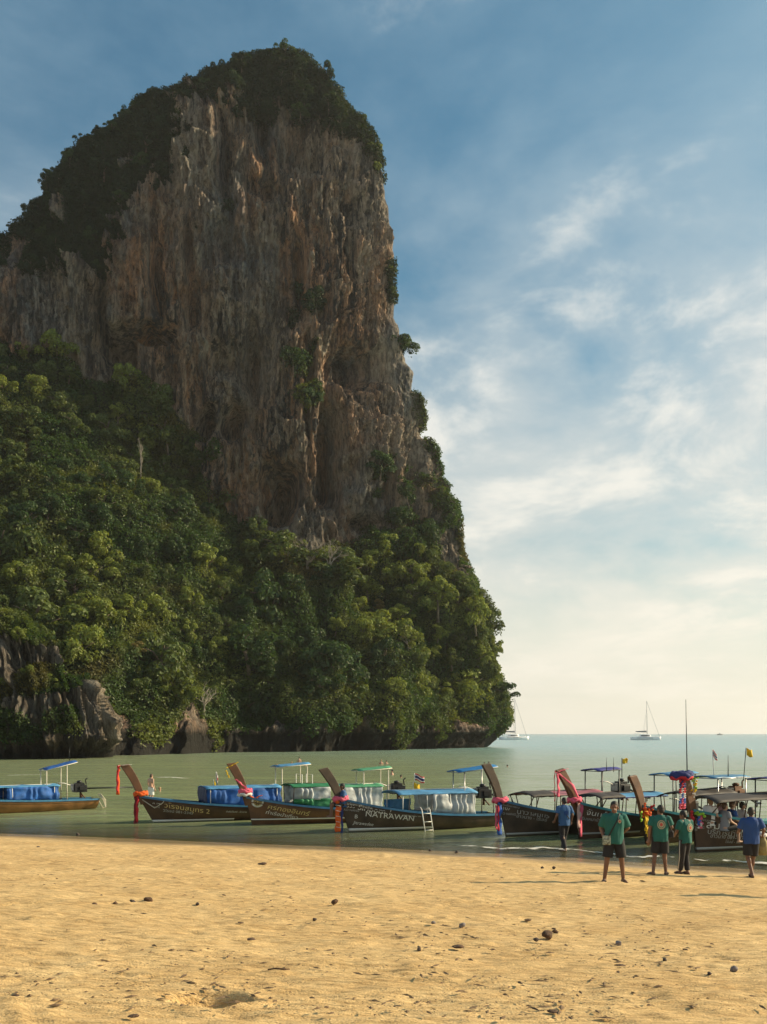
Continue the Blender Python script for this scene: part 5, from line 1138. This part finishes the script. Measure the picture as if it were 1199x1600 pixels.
# wading man in blue, back to us
p = onwater(882, 1329); p.z = float(ground_base(p.x, p.y))-.0
def wade_parts(r, J, sd):
    MB().tube([(-.15, .13, 1.43), (-.02, -.155, 1.20), (.10, -.15, 1.05), (.16, -.02, .99)], .014, 6).build('bag_strap', STRAP, r)
    disc_emblem(r, (0, -.160, 1.22), (0, -1, 0), .07, [(1, TEEB)])
person(p, 12, 'person in faded blue tee and dark trousers wading beside the pink ribboned prow',
       dict(anR=(.03, .18, .075), knR=(.06, .14, .49), anL=(-.03, -.16, .09), knL=(-.06, .03, .50), wrR=(.27, .10, .93), elR=(.26, -.02, 1.14), wrL=(-.27, .10, .98), elL=(-.27, -.05, 1.14), hed=(.01, .05, 1.56)), 1.0, SKIN, HAIR, TEEL, .75, DPK, 'trousers', False, yaw=15, nod=14, parts=wade_parts)
# green shirted man facing us, hands behind
p = ground(960, 1379)
def greenfront(r, J, sd):
    MB().tube([(-.10, .06, 1.455), (-.06, .150, 1.33), (.06, .168, 1.12), (.155, .13, .92), (.17, .0, .90), (.10, -.14, 1.05), (-.03, -.15, 1.30), (-.10, -.03, 1.455)], .016, 6).build('bag_strap', STRAP, r)
    b = MB(); b.box((.165, .12, .90), (.17, .07, .20)).box((.165, .162, .88), (.13, .03, .12)); b.build('shoulder_pouch', BAGP, r, False, bevel=.02)
    disc_emblem(r, (-.10, .146, 1.295), (0, 1, .1), .035, [(1, EMB), (.5, EMR)])
person(p, 172, 'person in teal green tee facing the camera, legs apart, pouch strap across the chest',
       dict(anR=(.20, .0, .075), knR=(.15, .04, .49), anL=(-.19, -.06, .075), knL=(-.15, .0, .49), elR=(.27, -.06, 1.13), wrR=(.21, .05, .93), elL=(-.29, -.10, 1.14), wrL=(-.14, -.17, .98), toR=18, toL=-18), 1.01, SKIN, HAIR, TEE, .85, SHORTS, 'shorts', True, yaw=-8, nod=6, girth=1.06, parts=greenfront)
# green shirted man, back to us, holding a bag
p = ground(1032, 1367)
def back_emblem(r, J, sd): disc_emblem(r, (.02, -.155, 1.24), (0, -1, .05), .095, [(1, EMB), (.80, TEE), (.66, EMB), (.36, EMR)])
def bag_parts(r, J, sd):
    back_emblem(r, J, sd); b = MB(); b.box((.26, .10, .99), (.12, .20, .17)); b.build('hand_bag', STRAP, r, False, bevel=.03); MB().tube([(.13, -.04, 1.45), (.2, -.12, 1.25), (.28, -.05, 1.04), (.27, .1, 1.06)], .012, 6).build('bag_strap', STRAP, r)
person(p, -14, 'person in teal green tee and black shorts with round emblem on the back',
       dict(anR=(.13, .05, .075), anL=(-.17, -.08, .075), knL=(-.13, .0, .49), elR=(.27, .03, 1.16), wrR=(.24, .24, 1.07), elL=(-.25, -.06, 1.13), wrL=(-.27, -.05, .87), toR=15, toL=-40), .985, SKIN, HAIR, TEE, .75, SHORTS, 'shorts', True, yaw=40, nod=8, girth=1.04, parts=bag_parts)
p = ground(1071, 1366)
def stripe_parts(r, J, sd):
    back_emblem(r, J, sd)
    for s, S_ in ((1, 'R'), (-1, 'L')):
        hi, kn, an = J['hi'+S_], J['kn'+S_], J['an'+S_]; MB().tube([hi+V3(s*.098, 0, 0), hi.lerp(kn, .6)+V3(s*.092, 0, 0), kn+V3(s*.078, 0, 0), kn.lerp(an, .9)+V3(s*.066, 0, 0)], .010, 5).build('trouser_stripe', WSH, r)
person(p, 28, 'person in teal green tee and long black trousers with white side stripe',
       dict(anR=(.06, -.02, .075), anL=(-.09, .10, .075), knR=(.08, .06, .49), elR=(.25, .06, 1.14), wrR=(.17, .25, 1.02), elL=(-.24, .06, 1.14), wrL=(-.12, .26, 1.02), hed=(0, .08, 1.55), nek=(0, .03, 1.43)), .93, SKIN, HAIR, TEE, .80, DPK, 'trousers', True, yaw=25, nod=22, parts=stripe_parts)
# blue shirted man at the right walking away
p = ground(1174, 1371)
def blue_parts(r, J, sd):
    w = J['wrR']; b = MB(); b.loft([[w+V3(.02+rx*math.cos(a*math.pi/8), .08+ry*math.sin(a*math.pi/8), dz) for a in range(16)] for dz, rx, ry in ((-.50, .10, .07), (-.46, .13, .09), (-.2, .12, .08), (-.06, .05, .04), (-.02, .03, .03))]); b.build('yellow_bag', mat('dull_yellow_bag', (.24, .20, .075), .6, var=.3, vscale=9, bump=.4, bscale=12), r)
    b = MB(); [b.ell(w+V3(.02+.05*math.cos(k*1.4), .07+.05*math.sin(k*1.4), .03*math.sin(k)), (.055, .05, .045), None, 8, 6) for k in range(6)]; b.build('white_bundle', WSH, r)
person(p, -8, 'person in royal blue tee and black shorts walking away with a yellow bag',
       dict(anR=(.03, .16, .075), knR=(.07, .10, .49), anL=(-.01, -.17, .10), knL=(-.08, .0, .50), elR=(.29, -.02, 1.15), wrR=(.30, .15, 1.02), elL=(-.27, .04, 1.13), wrL=(-.25, .22, 1.08), toR=6, toL=-6), 1.0, SKIN, HAIR, TEEB, .80, SHORTS, 'shorts', True, yaw=-12, nod=4, girth=1.05, parts=blue_parts)
# someone mostly outside the right edge, carrying dark bags
p = ground(1215, 1350)
def dark_parts(r, J, sd): b = MB(); b.ell((-.30, .05, .80), (.12, .14, .16), None, 12, 8); b.build('dark_bag', STRAP, r)
person(p, 60, 'person in white shirt half cut off at the right edge of the picture', dict(), .97, SKIN, HAIR, WSH, .7, SHORTS, 'shorts', True, parts=dark_parts, vox=.014)

# one more walker just outside the frame, whose long shadow falls into it
p = ground(1290, 1404)
person(p, 90, 'person in blue tee walking just outside the right edge, casting a long shadow', dict(), 1.0, SKIN, HAIR, TEEB, .7, SHORTS, 'shorts', True, vox=.016)
# bather standing behind the second boat
q = P(236, HY, 55.0); person((q.x, q.y, -.27), -35, 'person bare backed in pale shorts standing in the sea behind the second longtail', dict(elL=(-.27, .02, 1.15), wrL=(-.24, .14, .95), hed=(0, .05, 1.56)), 1.0, SKINL, HAIRG, None, .6, WSH, 'shorts', False, nod=18, vox=.014)
# boatman in the bow of boat four
def seated(dx=0): return dict(pel=(0, 0, .12), wai=(0, .01, .29), che=(0, .02, .47), nek=(0, .03, .63), hed=(0, .06, .765), shR=(.185, .02, .575), elR=(.25, .06, .33), wrR=(.16, .28, .24), shL=(-.185, .02, .575), elL=(-.25, .06, .33), wrL=(-.16, .28, .24),
                     hiR=(.09, .05, .10), knR=(.13, .44, .12), anR=(.13, .46, -.28), hiL=(-.09, .05, .10), knL=(-.13, .44, .12), anL=(-.13, .46, -.28))
def sit(B, px, py_head, off, face, label, top, hair, skin=SKIN, hs='short', group=None):
    x = B.x_of(px, off); z = B.z_of(x, py_head, off)-.87; w = B.world(x, off, z)
    J = seated(); r = empty('person', w, math.radians(face)); tag(r, label, 'person', group)
    J = {k: Vector(v) for k, v in J.items()}
    b = MB(); b.capsule(J['pel']-V3(.07, 0, 0), J['pel']+V3(.07, 0, 0), .115, .115); b.capsule(J['pel'], J['che'], .13, .125); b.capsule(J['che']-V3(.075, 0, 0), J['che']+V3(.075, 0, 0), .115, .115); b.capsule(J['shL'], J['shR'], .062, .062); b.capsule(J['nek']-V3(0, 0, .05), J['hed']-V3(0, 0, .05), .06, .05)
    H = J['hed']; b.ell(H+V3(0, -.01, .025), (.076, .095, .098)); b.ell(H+V3(0, .03, -.05), (.058, .066, .062)); b.capsule(H+V3(0, .08, .005), H+V3(0, .098, -.035), .011, .018, 8, 3)
    for s in (1, -1): b.ell(H+V3(s*.079, -.012, -.008), (.014, .024, .034), None, 8, 6)
    for S_ in 'RL':
        b.capsule(J['sh'+S_], J['el'+S_], .052, .04); b.capsule(J['el'+S_], J['wr'+S_], .041, .028); dr = (J['wr'+S_]-J['el'+S_]).normalized(); b.capsule(J['wr'+S_], J['wr'+S_]+dr*.09, .028, .034)
        for o in (-.03, -.01, .01, .03): b.capsule(J['wr'+S_]+dr*.08+V3(o, 0, 0), J['wr'+S_]+dr*.15+V3(o, 0, -.015), .011, .010, 6, 2)
        b.capsule(J['wr'+S_]+dr*.03, J['wr'+S_]+dr*.08+V3(.04 if S_ == 'L' else -.04, 0, .01), .013, .011, 6, 2)
        b.capsule(J['hi'+S_], J['kn'+S_], .088, .058); b.capsule(J['kn'+S_], J['an'+S_], .056, .038); b.capsule(J['an'+S_]+V3(0, -.03, -.04), J['an'+S_]+V3(0, .15, -.05), .037, .028)
    remesh(b, 'body', .015, skin, r, 1)
    t = MB(); t.loft([[V3(wx*math.cos(a*math.pi/10), .02+wy*math.sin(a*math.pi/10), z) for a in range(20)] for z, wx, wy in ((.02, .188, .155), (.25, .186, .152), (.42, .200, .152), (.52, .200, .142), (.59, .175, .105), (.645, .075, .07))])
    for S_ in 'RL': t.tube([J['sh'+S_].lerp(J['nek'], .25), J['sh'+S_], J['sh'+S_].lerp(J['el'+S_], .65)], [.068, .076, .078], 12)
    remesh(t, 'shirt', .014, top, r, 2)
    h = MB(); h.ell(H+V3(0, -.022, .048), (.085, .098, .090), None, 14, 10); h.ell(H+V3(0, -.055, -.005), (.077, .063, .076))
    if hs == 'long': h.capsule(H+V3(0, -.07, 0), H+V3(0, -.10, -.22), .075, .05)
    remesh(h, 'hair', .013, hair, r, 1)
    t = MB(); t.loft([[V3(.165*math.cos(a*math.pi/10), .02+.13*math.sin(a*math.pi/10), z) for a in range(20)] for z in (.0, .08, .16)])
    for S_ in 'RL': t.tube([J['hi'+S_]-V3(0, .04, 0), J['kn'+S_]-V3(0, .06, 0)], [.108, .09], 12)
    remesh(t, 'shorts', .015, SHORTS, r, 1)
    return r
pg = 'passengers sitting in the loaded longtail'
sit(B4, 537, 1225, 0, 100, 'boatman in light blue shirt sitting on the bow of the ladder boat', TEEL, HAIR)
sit(B8, 1109, 1247, .1, -60, 'passenger with fair hair and white shirt sitting nearest the striped prow', WSH, HAIRB, SKINL, 'short', pg)
sit(B8, 1124, 1248, -.3, -80, 'passenger in pink top with tied fair hair, second from the striped prow', mat('pale_pink_top', (.62, .36, .36), .85), HAIRB, SKINL, 'long', pg)
sit(B8, 1131, 1255, .35, -70, 'passenger with brown hair and grey shirt sitting low by the gunwale', mat('grey_shirt', (.22, .23, .26), .85), HAIRG, SKINL, 'short', pg)
sit(B8, 1142, 1253, .25, -80, 'passenger in navy shirt sitting just left of the royal blue tee', TEEB, HAIRG, SKINL, 'short', pg)
sit(B8, 1158, 1254, -.2, -80, 'passenger in white shirt sitting directly beside the royal blue tee', WSH, HAIR, SKINL, 'short', pg)
# swimmers far out: head and shoulders above water
def swimmer(px, py, d, label, standing=1.0, skin=SKINL, hair=HAIR, face=0):
    q = P(px, py, d); h = q.z; r = empty('person', (q.x, q.y, 0), math.radians(face)); tag(r, label, 'person', 'swimmers off the beach')
    zt = h-.11; b = MB(); b.ell((0, 0, zt), (.085, .10, .12)); b.capsule((0, 0, zt-.2), (0, 0, zt-.08), .06, .055); b.capsule((-.17, 0, zt-.26), (.17, 0, zt-.26), .07, .07); b.capsule((0, 0, zt-.28), (0, 0, min(zt-.35, -.5)), .15, .14)
    for s in (1, -1): b.capsule((s*.19, 0, zt-.27), (s*.27, .05, zt-.52), .05, .04); b.capsule((s*.27, .05, zt-.52), (s*.22, .26, zt-.62), .04, .03); b.capsule((s*.22, .26, zt-.62), (s*.21, .36, zt-.63), .032, .02)
    remesh(b, 'body', .022, skin, r, 1); remesh(MB().ell((0, -.02, zt+.04), (.092, .105, .10)), 'hair', .018, hair, r, 1)
swimmer(250, 1230, 63, 'head of a swimmer low in the water just right of the bare backed bather', hair=HAIRB)
swimmer(596, 1187, 118, 'bather standing waist deep above the pale green stern roof', hair=HAIRB); swimmer(604, 1188, 120, 'bather with dark hair standing close beside another above the pale green roof')
swimmer(613, 1203, 88, 'bather wading alone left of the striped flag', face=90); swimmer(627, 1211, 82, 'head of a swimmer near the striped flag')
swimmer(757, 1191, 120, 'swimmer whose head shows left behind the tall plain prow'); swimmer(764, 1190, 122, 'swimmer whose head shows right behind the tall plain prow'); swimmer(793, 1195, 108, 'lone dark head of a swimmer in the open pale water')
swimmer(433, 1194, 108, 'bather at the left above the blue stern roof of the second longtail', hair=HAIRB); swimmer(456, 1190, 112, 'bather in the middle above the blue stern roof of the second longtail', hair=HAIRB); swimmer(468, 1183, 122, 'tallest bather above the blue stern roof of the second longtail'); swimmer(478, 1191, 112, 'bather at the right above the blue stern roof of the second longtail', hair=HAIRB)

# ------------------------------------------------------------------ yachts
def catamaran(px, py, pxm, pym, label, L=15.5, d=None, heading=0):
    d = d or F*ZC/(py-HY); p = P(px, HY, d); p.z = 0; r = empty('sailing_catamaran', p, heading); tag(r, label, 'sailing boat', 'catamarans anchored offshore')
    hw = mat('white_gelcoat', (.78, .79, .80), .3); dk = mat('tinted_window', (.03, .04, .05), .15)
    for s in (1, -1):
        rings = []
        for k in range(13):
            u = k/12; x = -L/2+L*u; w = .85*min(1, (1-u)*3.2+.04)*min(1, .55+u*3); zt = 1.55+.35*u; rings.append([V3(x, s*3.4-w, zt), V3(x, s*3.4+w, zt), V3(x, s*3.4+w*.75, .3), V3(x, s*3.4, -.4), V3(x, s*3.4-w*.75, .3)])
        h = MB().loft(rings).build('hull', hw, r); MB().box((-L*.05, s*4.27, 1.15), (L*.55, .06, .18)).build('hull_window', dk, h)
    MB().box((-.6, 0, 1.6), (L*.62, 6.2, .35)).build('deck', hw, r, bevel=.08)
    c = MB(); c.loft([[V3(x, -w, 1.7), V3(x, w, 1.7), V3(x*.93, w*.9, 3.0), V3(x*.93, -w*.9, 3.0)] for x, w in ((-3.4, 2.7), (-1, 2.8), (1.4, 2.6), (2.9, 1.6))]); cb = c.build('cabin', hw, r, bevel=.1); MB().box((-.4, -2.82, 2.45), (4.6, .1, .55)).build('cabin_window', dk, cb); MB().box((-4.6, 0, 3.5), (3.0, 5, .14)).build('cockpit_roof', hw, r, bevel=.04)
    for s in (1, -1): MB().tube([(-5.8, s*2.3, 1.7), (-5.8, s*2.3, 3.5)], .06, 6).build('roof_post', hw, r)
    H = (HY-pym)/F*d+ZC; mm = mat('mast_metal', (.30, .31, .33), .4, .5)
    MB().tube([(.9, 0, 1.7), (.6, 0, H)], [.19, .12], 8).build('mast', mm, r); bo = MB().tube([(.8, 0, 4.2), (-5.6, 0, 4.6)], .13, 8).build('boom', mm, r); s = MB(); s.loft([[V3(x, -.25*f, 4.45+.05*k), V3(x, .25*f, 4.45+.05*k), V3(x, .2*f, 5.25*1-.1*k), V3(x, -.2*f, 5.25-.1*k)] for k, (x, f) in enumerate(((.5, .8), (-1.5, 1.1), (-3.5, 1), (-5.3, .5)))]); s.build('furled_sail', mat('sail_cover', (.10, .12, .16), .8), bo)
    MB().tube([(.6, 0, H-.4), (L/2-.3, 0, 2.0)], .085, 6).tube([(.6, 0, H*.8), (-1.5, -3.6, 1.8)], .04, 5).tube([(.6, 0, H*.8), (-1.5, 3.6, 1.8)], .04, 5).build('forestay', mm, r)
    MB().tube([(.62, -1.3, H*.45), (.62, 1.3, H*.45)], .06, 6).build('spreader', mm, r)
catamaran(1009, 1156.2, 1005, 1095, 'white sailing catamaran anchored in open water on the right', 15.8, heading=math.radians(-8))
catamaran(803, 1155.6, 808, 1091, 'white sailing catamaran half hidden behind the foot of the cliff', 16.5, heading=math.radians(8))
p = P(1125, HY, 2300); p.z = 0; r = empty('speedboat', p, 0); tag(r, 'tiny speedboat far out on the horizon at the right', 'motor boat')
b = MB(); b.loft([[V3(x, -w, 2.2+.06*abs(x)), V3(x, w, 2.2+.06*abs(x)), V3(x, w*.5, 0), V3(x, -w*.5, 0)] for x, w in ((-6, 1.6), (0, 1.9), (4, 1.4), (7, .2))]); b.build('hull', mat('dark_far_hull', (.12, .13, .15), .5), r); MB().loft([[V3(x, -w, 2.2), V3(x, w, 2.2), V3(x*.8, w, 4.4), V3(x*.8, -w, 4.4)] for x, w in ((-2.5, 1.3), (1.5, 1.3))]).build('cabin', WHITE, r, False)
# parasol under the outcrop
p = P(33, 1168, 150); r = empty('parasol', (p.x, p.y-13, .2)); tag(r, 'pale parasol standing in the dark at the foot of the rock outcrop', 'parasol')
MB().tube([(0, 0, -.6), (0, 0, 1.6)], .06, 6).build('pole', METAL, r); MB().loft([[V3(q*1.25*math.cos(a*math.pi/5), q*1.25*math.sin(a*math.pi/5), 1.7-.55*q*q) for a in range(10)] for q in (.04, .5, 1.0)]).build('canopy', mat('pale_canvas', (.30, .31, .31), .8), r, False)

# ------------------------------------------------------------------ foam and surf
foam_strip('surf_line', wpts([(-40, 1213), (80, 1211), (160, 1215), (240, 1215), (330, 1219), (420, 1218), (470, 1222)]), 2.2, .62, 3, 'thin white line of a broken wave behind the left boats')
foam_strip('surf_line', wpts([(540, 1226), (600, 1223), (680, 1228), (760, 1224)]), 2.0, .50, 9, 'pale broken wave behind the ladder boat')
foam_strip('surf_line', wpts([(-20, 1291), (60, 1292), (140, 1295), (230, 1299)]), .45, .38, 14, 'faint foam line at the edge of the sand at left', .012, .015)
foam_strip('surf_line', wpts([(200, 1293), (330, 1301), (460, 1313), (600, 1322), (700, 1330)]), .55, .42, 41, 'pale thin wash along the wet sand below the middle boats', .012, .012)
foam_strip('surf_line', wpts([(380, 1305), (480, 1309), (560, 1312), (640, 1314)]), .7, .45, 19, 'pale foam sheet running up in front of the badge boat', .012, .02)
foam_strip('surf_line', wpts([(690, 1322), (780, 1328), (850, 1326), (900, 1329), (960, 1337), (1020, 1341)]), .75, .70, 24, 'foamy ripples round the wading man', .015, .05)
foam_strip('surf_line', wpts([(960, 1340), (1030, 1341), (1100, 1345), (1160, 1348), (1230, 1351)]), .70, .85, 27, 'white foam of a small wave behind the green shirted men', .02, .07)
foam_strip('surf_line', wpts([(870, 1340), (960, 1348), (1060, 1354), (1150, 1359), (1230, 1362)]), .25, .5, 31, 'thin foam edge where the water ends on the right sand', .012, .015)

# ------------------------------------------------------------------ things lying on the sand
STONE = mat('dark_stone', (.075, .055, .045), .85, var=.5, vscale=30, bump=.6, bscale=60); HUSK = mat('brown_husk', (.10, .055, .030), .9, var=.5, vscale=25, bump=.7, bscale=50); SHELL = mat('grey_pebble', (.20, .17, .16), .8, var=.4, vscale=30, bump=.4, bscale=60)
def lump(name, px, py, wpx, m, label, cat, sq=.75, seed=0, group='husks and stones lying on the sand'):
    g = ground(px, py); R = wpx/2/F*g.y; bm = bmesh.new(); bmesh.ops.create_icosphere(bm, subdivisions=2, radius=1)
    for v in bm.verts:
        k = 1+.75*float(fbm(v.co.x*1.4+seed, v.co.y*1.4, v.co.z*1.4, 3, 60+seed)); v.co = Vector((v.co.x*R*k, v.co.y*R*k*.9, v.co.z*R*k*sq))
    me = bpy.data.meshes.new(name); bm.to_mesh(me); bm.free()
    for q in me.polygons: q.use_smooth = True
    o = link(name, me, None, m); o.location = g+Vector((0, 0, R*sq*.55)); o.rotation_euler = (0, 0, seed*1.7); tag(o, label, cat, group); return o
LUMPS = [(523, 1411, 11, 'coconut_husk', 'brown husk alone on the sand below the ladder boat'), (722, 1448, 10, 'beach_stone', 'round grey stone left of the husk pair'), (855, 1464, 17, 'coconut_husk', 'largest brown husk, left one of the close pair below the green shirted man'), (868, 1457, 10, 'coconut_husk', 'small husk, right one of the close pair'), (838, 1470, 8, 'beach_stone', 'flat little stone just left of the largest husk'), (967, 1476, 10, 'beach_stone', 'pale topped stone right of the husk pair'), (1109, 1523, 8, 'beach_stone', 'small dark stone left of the big stone at lower right'), (1147, 1517, 13, 'beach_stone', 'biggest grey stone at lower right'), (1142, 1454, 7, 'beach_stone', 'small stone alone at the right above the big stone'),
         (158, 1403, 8, 'beach_stone', 'dark stone at upper left of the scattered row'), (147, 1417, 12, 'coconut_husk', 'husk scrap at the left end of the scattered row'), (181, 1414, 10, 'coconut_husk', 'second husk scrap of the scattered row'), (207, 1411, 9, 'beach_stone', 'third piece in the scattered row at left'), (232, 1409, 14, 'coconut_husk', 'split husk at the right end of the scattered row'), (309, 1414, 7, 'beach_stone', 'single dark stone right of the scattered row'), (168, 1441, 13, 'seaweed_scrap', 'dark seaweed scrap below the scattered row'), (412, 1350, 14, 'seaweed_scrap', 'seaweed clump near the water below the badge boat'), (492, 1438, 7, 'beach_stone', 'small stone left of the drag mark end'), (376, 1442, 9, 'seaweed_scrap', 'small seaweed scrap left of the drag mark'), (393, 1468, 14, 'seaweed_scrap', 'tangled seaweed by the middle of the drag mark'), (540, 1456, 8, 'seaweed_scrap', 'seaweed scrap right of the drag mark'), (825, 1438, 12, 'seaweed_scrap', 'flat seaweed above the husk pair'), (716, 1480, 18, 'seaweed_scrap', 'long seaweed strand below the round grey stone'), (770, 1484, 9, 'seaweed_scrap', 'short seaweed piece right of the long strand'), (677, 1443, 7, 'beach_stone', 'tiny dark stone left of the round grey stone'), (655, 1485, 7, 'beach_stone', 'tiny stone left of the long strand'), (866, 1451, 7, 'seaweed_scrap', 'seaweed bit just above the husk pair'), (1039, 1501, 7, 'beach_stone', 'small stone midway between husk pair and big stone'), (970, 1510, 16, 'seaweed_scrap', 'thin seaweed strand near the lower centre right'), (864, 1581, 18, 'seaweed_scrap', 'dark seaweed heap at the bottom right of centre'), (210, 1588, 16, 'seaweed_scrap', 'dark seaweed heap at the bottom left'), (25, 1556, 12, 'seaweed_scrap', 'seaweed scrap at the far lower left'), (1071, 1484, 10, 'seaweed_scrap', 'thin seaweed right of the pale topped stone'), (60, 1325, 5, 'beach_stone', 'stone by the water at far left'), (122, 1305, 6, 'beach_stone', 'stone on wet sand below the second prow'), (672, 1330, 5, 'beach_stone', 'small stone on wet sand below the ladder boat'), (714, 1333, 6, 'beach_stone', 'stone on the wet sand left of the wading man'), (848, 1357, 5, 'beach_stone', 'tiny stone nearest the wading man'), (866, 1357, 6, 'beach_stone', 'tiny stone right below the wading man')]
for i, (px, py, w, kind, lab) in enumerate(LUMPS):
    if kind == 'seaweed_scrap': o = lump(kind, px, py, w, HUSK, lab, 'seaweed', .22, i, 'seaweed scraps on the sand')
    elif kind == 'coconut_husk': o = lump(kind, px, py, w, HUSK, lab, 'coconut husk', .72, i)
    else: o = lump(kind, px, py, w, SHELL if 'grey' in lab or 'pale' in lab else STONE, lab, 'stone', .78, i)
g = ground(435, 1517); b = MB(); b.tube([g+V3(-.10, 0, .012), g+V3(-.02, .01, .022), g+V3(.05, 0, .016), g+V3(.11, .015, .012)], [.006, .009, .008, .004], 7); tag(link('driftwood_stick', b.mesh('stick'), None, HUSK), 'short driftwood stick lying above the dug hollow', 'stick')
# crumbs of shell, twig and clotted sand nobody would count
def crumbs():
    rg = np.random.default_rng(8); V, Q = [], []; n = 0; u = np.array([(1, 0, 0), (-1, 0, 0), (0, 1, 0), (0, -1, 0), (0, 0, 1), (0, 0, -.4)])
    T = [(0, 2, 4), (2, 1, 4), (1, 3, 4), (3, 0, 4), (2, 0, 5), (1, 2, 5), (3, 1, 5), (0, 3, 5)]
    for k in range(5200):
        y = 1/rg.uniform(1/27, 1/7.6); x = rg.uniform(-.40, .40)*y
        if shore(x)-y < 1.2: continue
        if fbm(x*.8, y*.8, 0, 2, 44) < -.25: continue
        s = rg.uniform(.003, .0078)*(1+2.1*(rg.random() < .16)); c = np.array([x, y, float(ground_base(x, y))+.004+.3*s]); a = rg.uniform(0, 3.14); st = rg.uniform(1, 4); rot = np.array([[math.cos(a), -math.sin(a), 0], [math.sin(a), math.cos(a), 0], [0, 0, 1]])
        V.append(c+(u*np.array([st, 1, .55])*s*rg.uniform(.7, 1.3, (6, 1))) @ rot.T); Q += [tuple(i+n for i in t) for t in T]; n += 6
    me = npmesh('beach_debris', np.vstack(V), np.array(Q), False); tag(link('beach_debris', me, None, mat('clotted_sand', (.16, .10, .052), .9, var=.5, vscale=12)), 'fine dark crumbs of shell and twig strewn over the sand', None, None, 'stuff')
crumbs()
# ------------------------------------------------------------------ sea air
def haze():
    b = MB(); b.box((0, 3350, 99), (14200, 7500, 212)); me = b.mesh('haze', False); m = bpy.data.materials.new('sea_haze'); m.use_nodes = True; nt = m.node_tree; nt.nodes.clear()
    out = nt.nodes.new('ShaderNodeOutputMaterial'); v = nt.nodes.new('ShaderNodeVolumePrincipled'); v.inputs['Density'].default_value = 0.0001; v.inputs['Color'].default_value = (1, .99, .97, 1); v.inputs['Anisotropy'].default_value = .35
    nt.links.new(v.outputs[0], out.inputs['Volume'])
    tag(link('haze', me, None, m), 'thin warm sea haze', None, None, 'stuff')
haze()
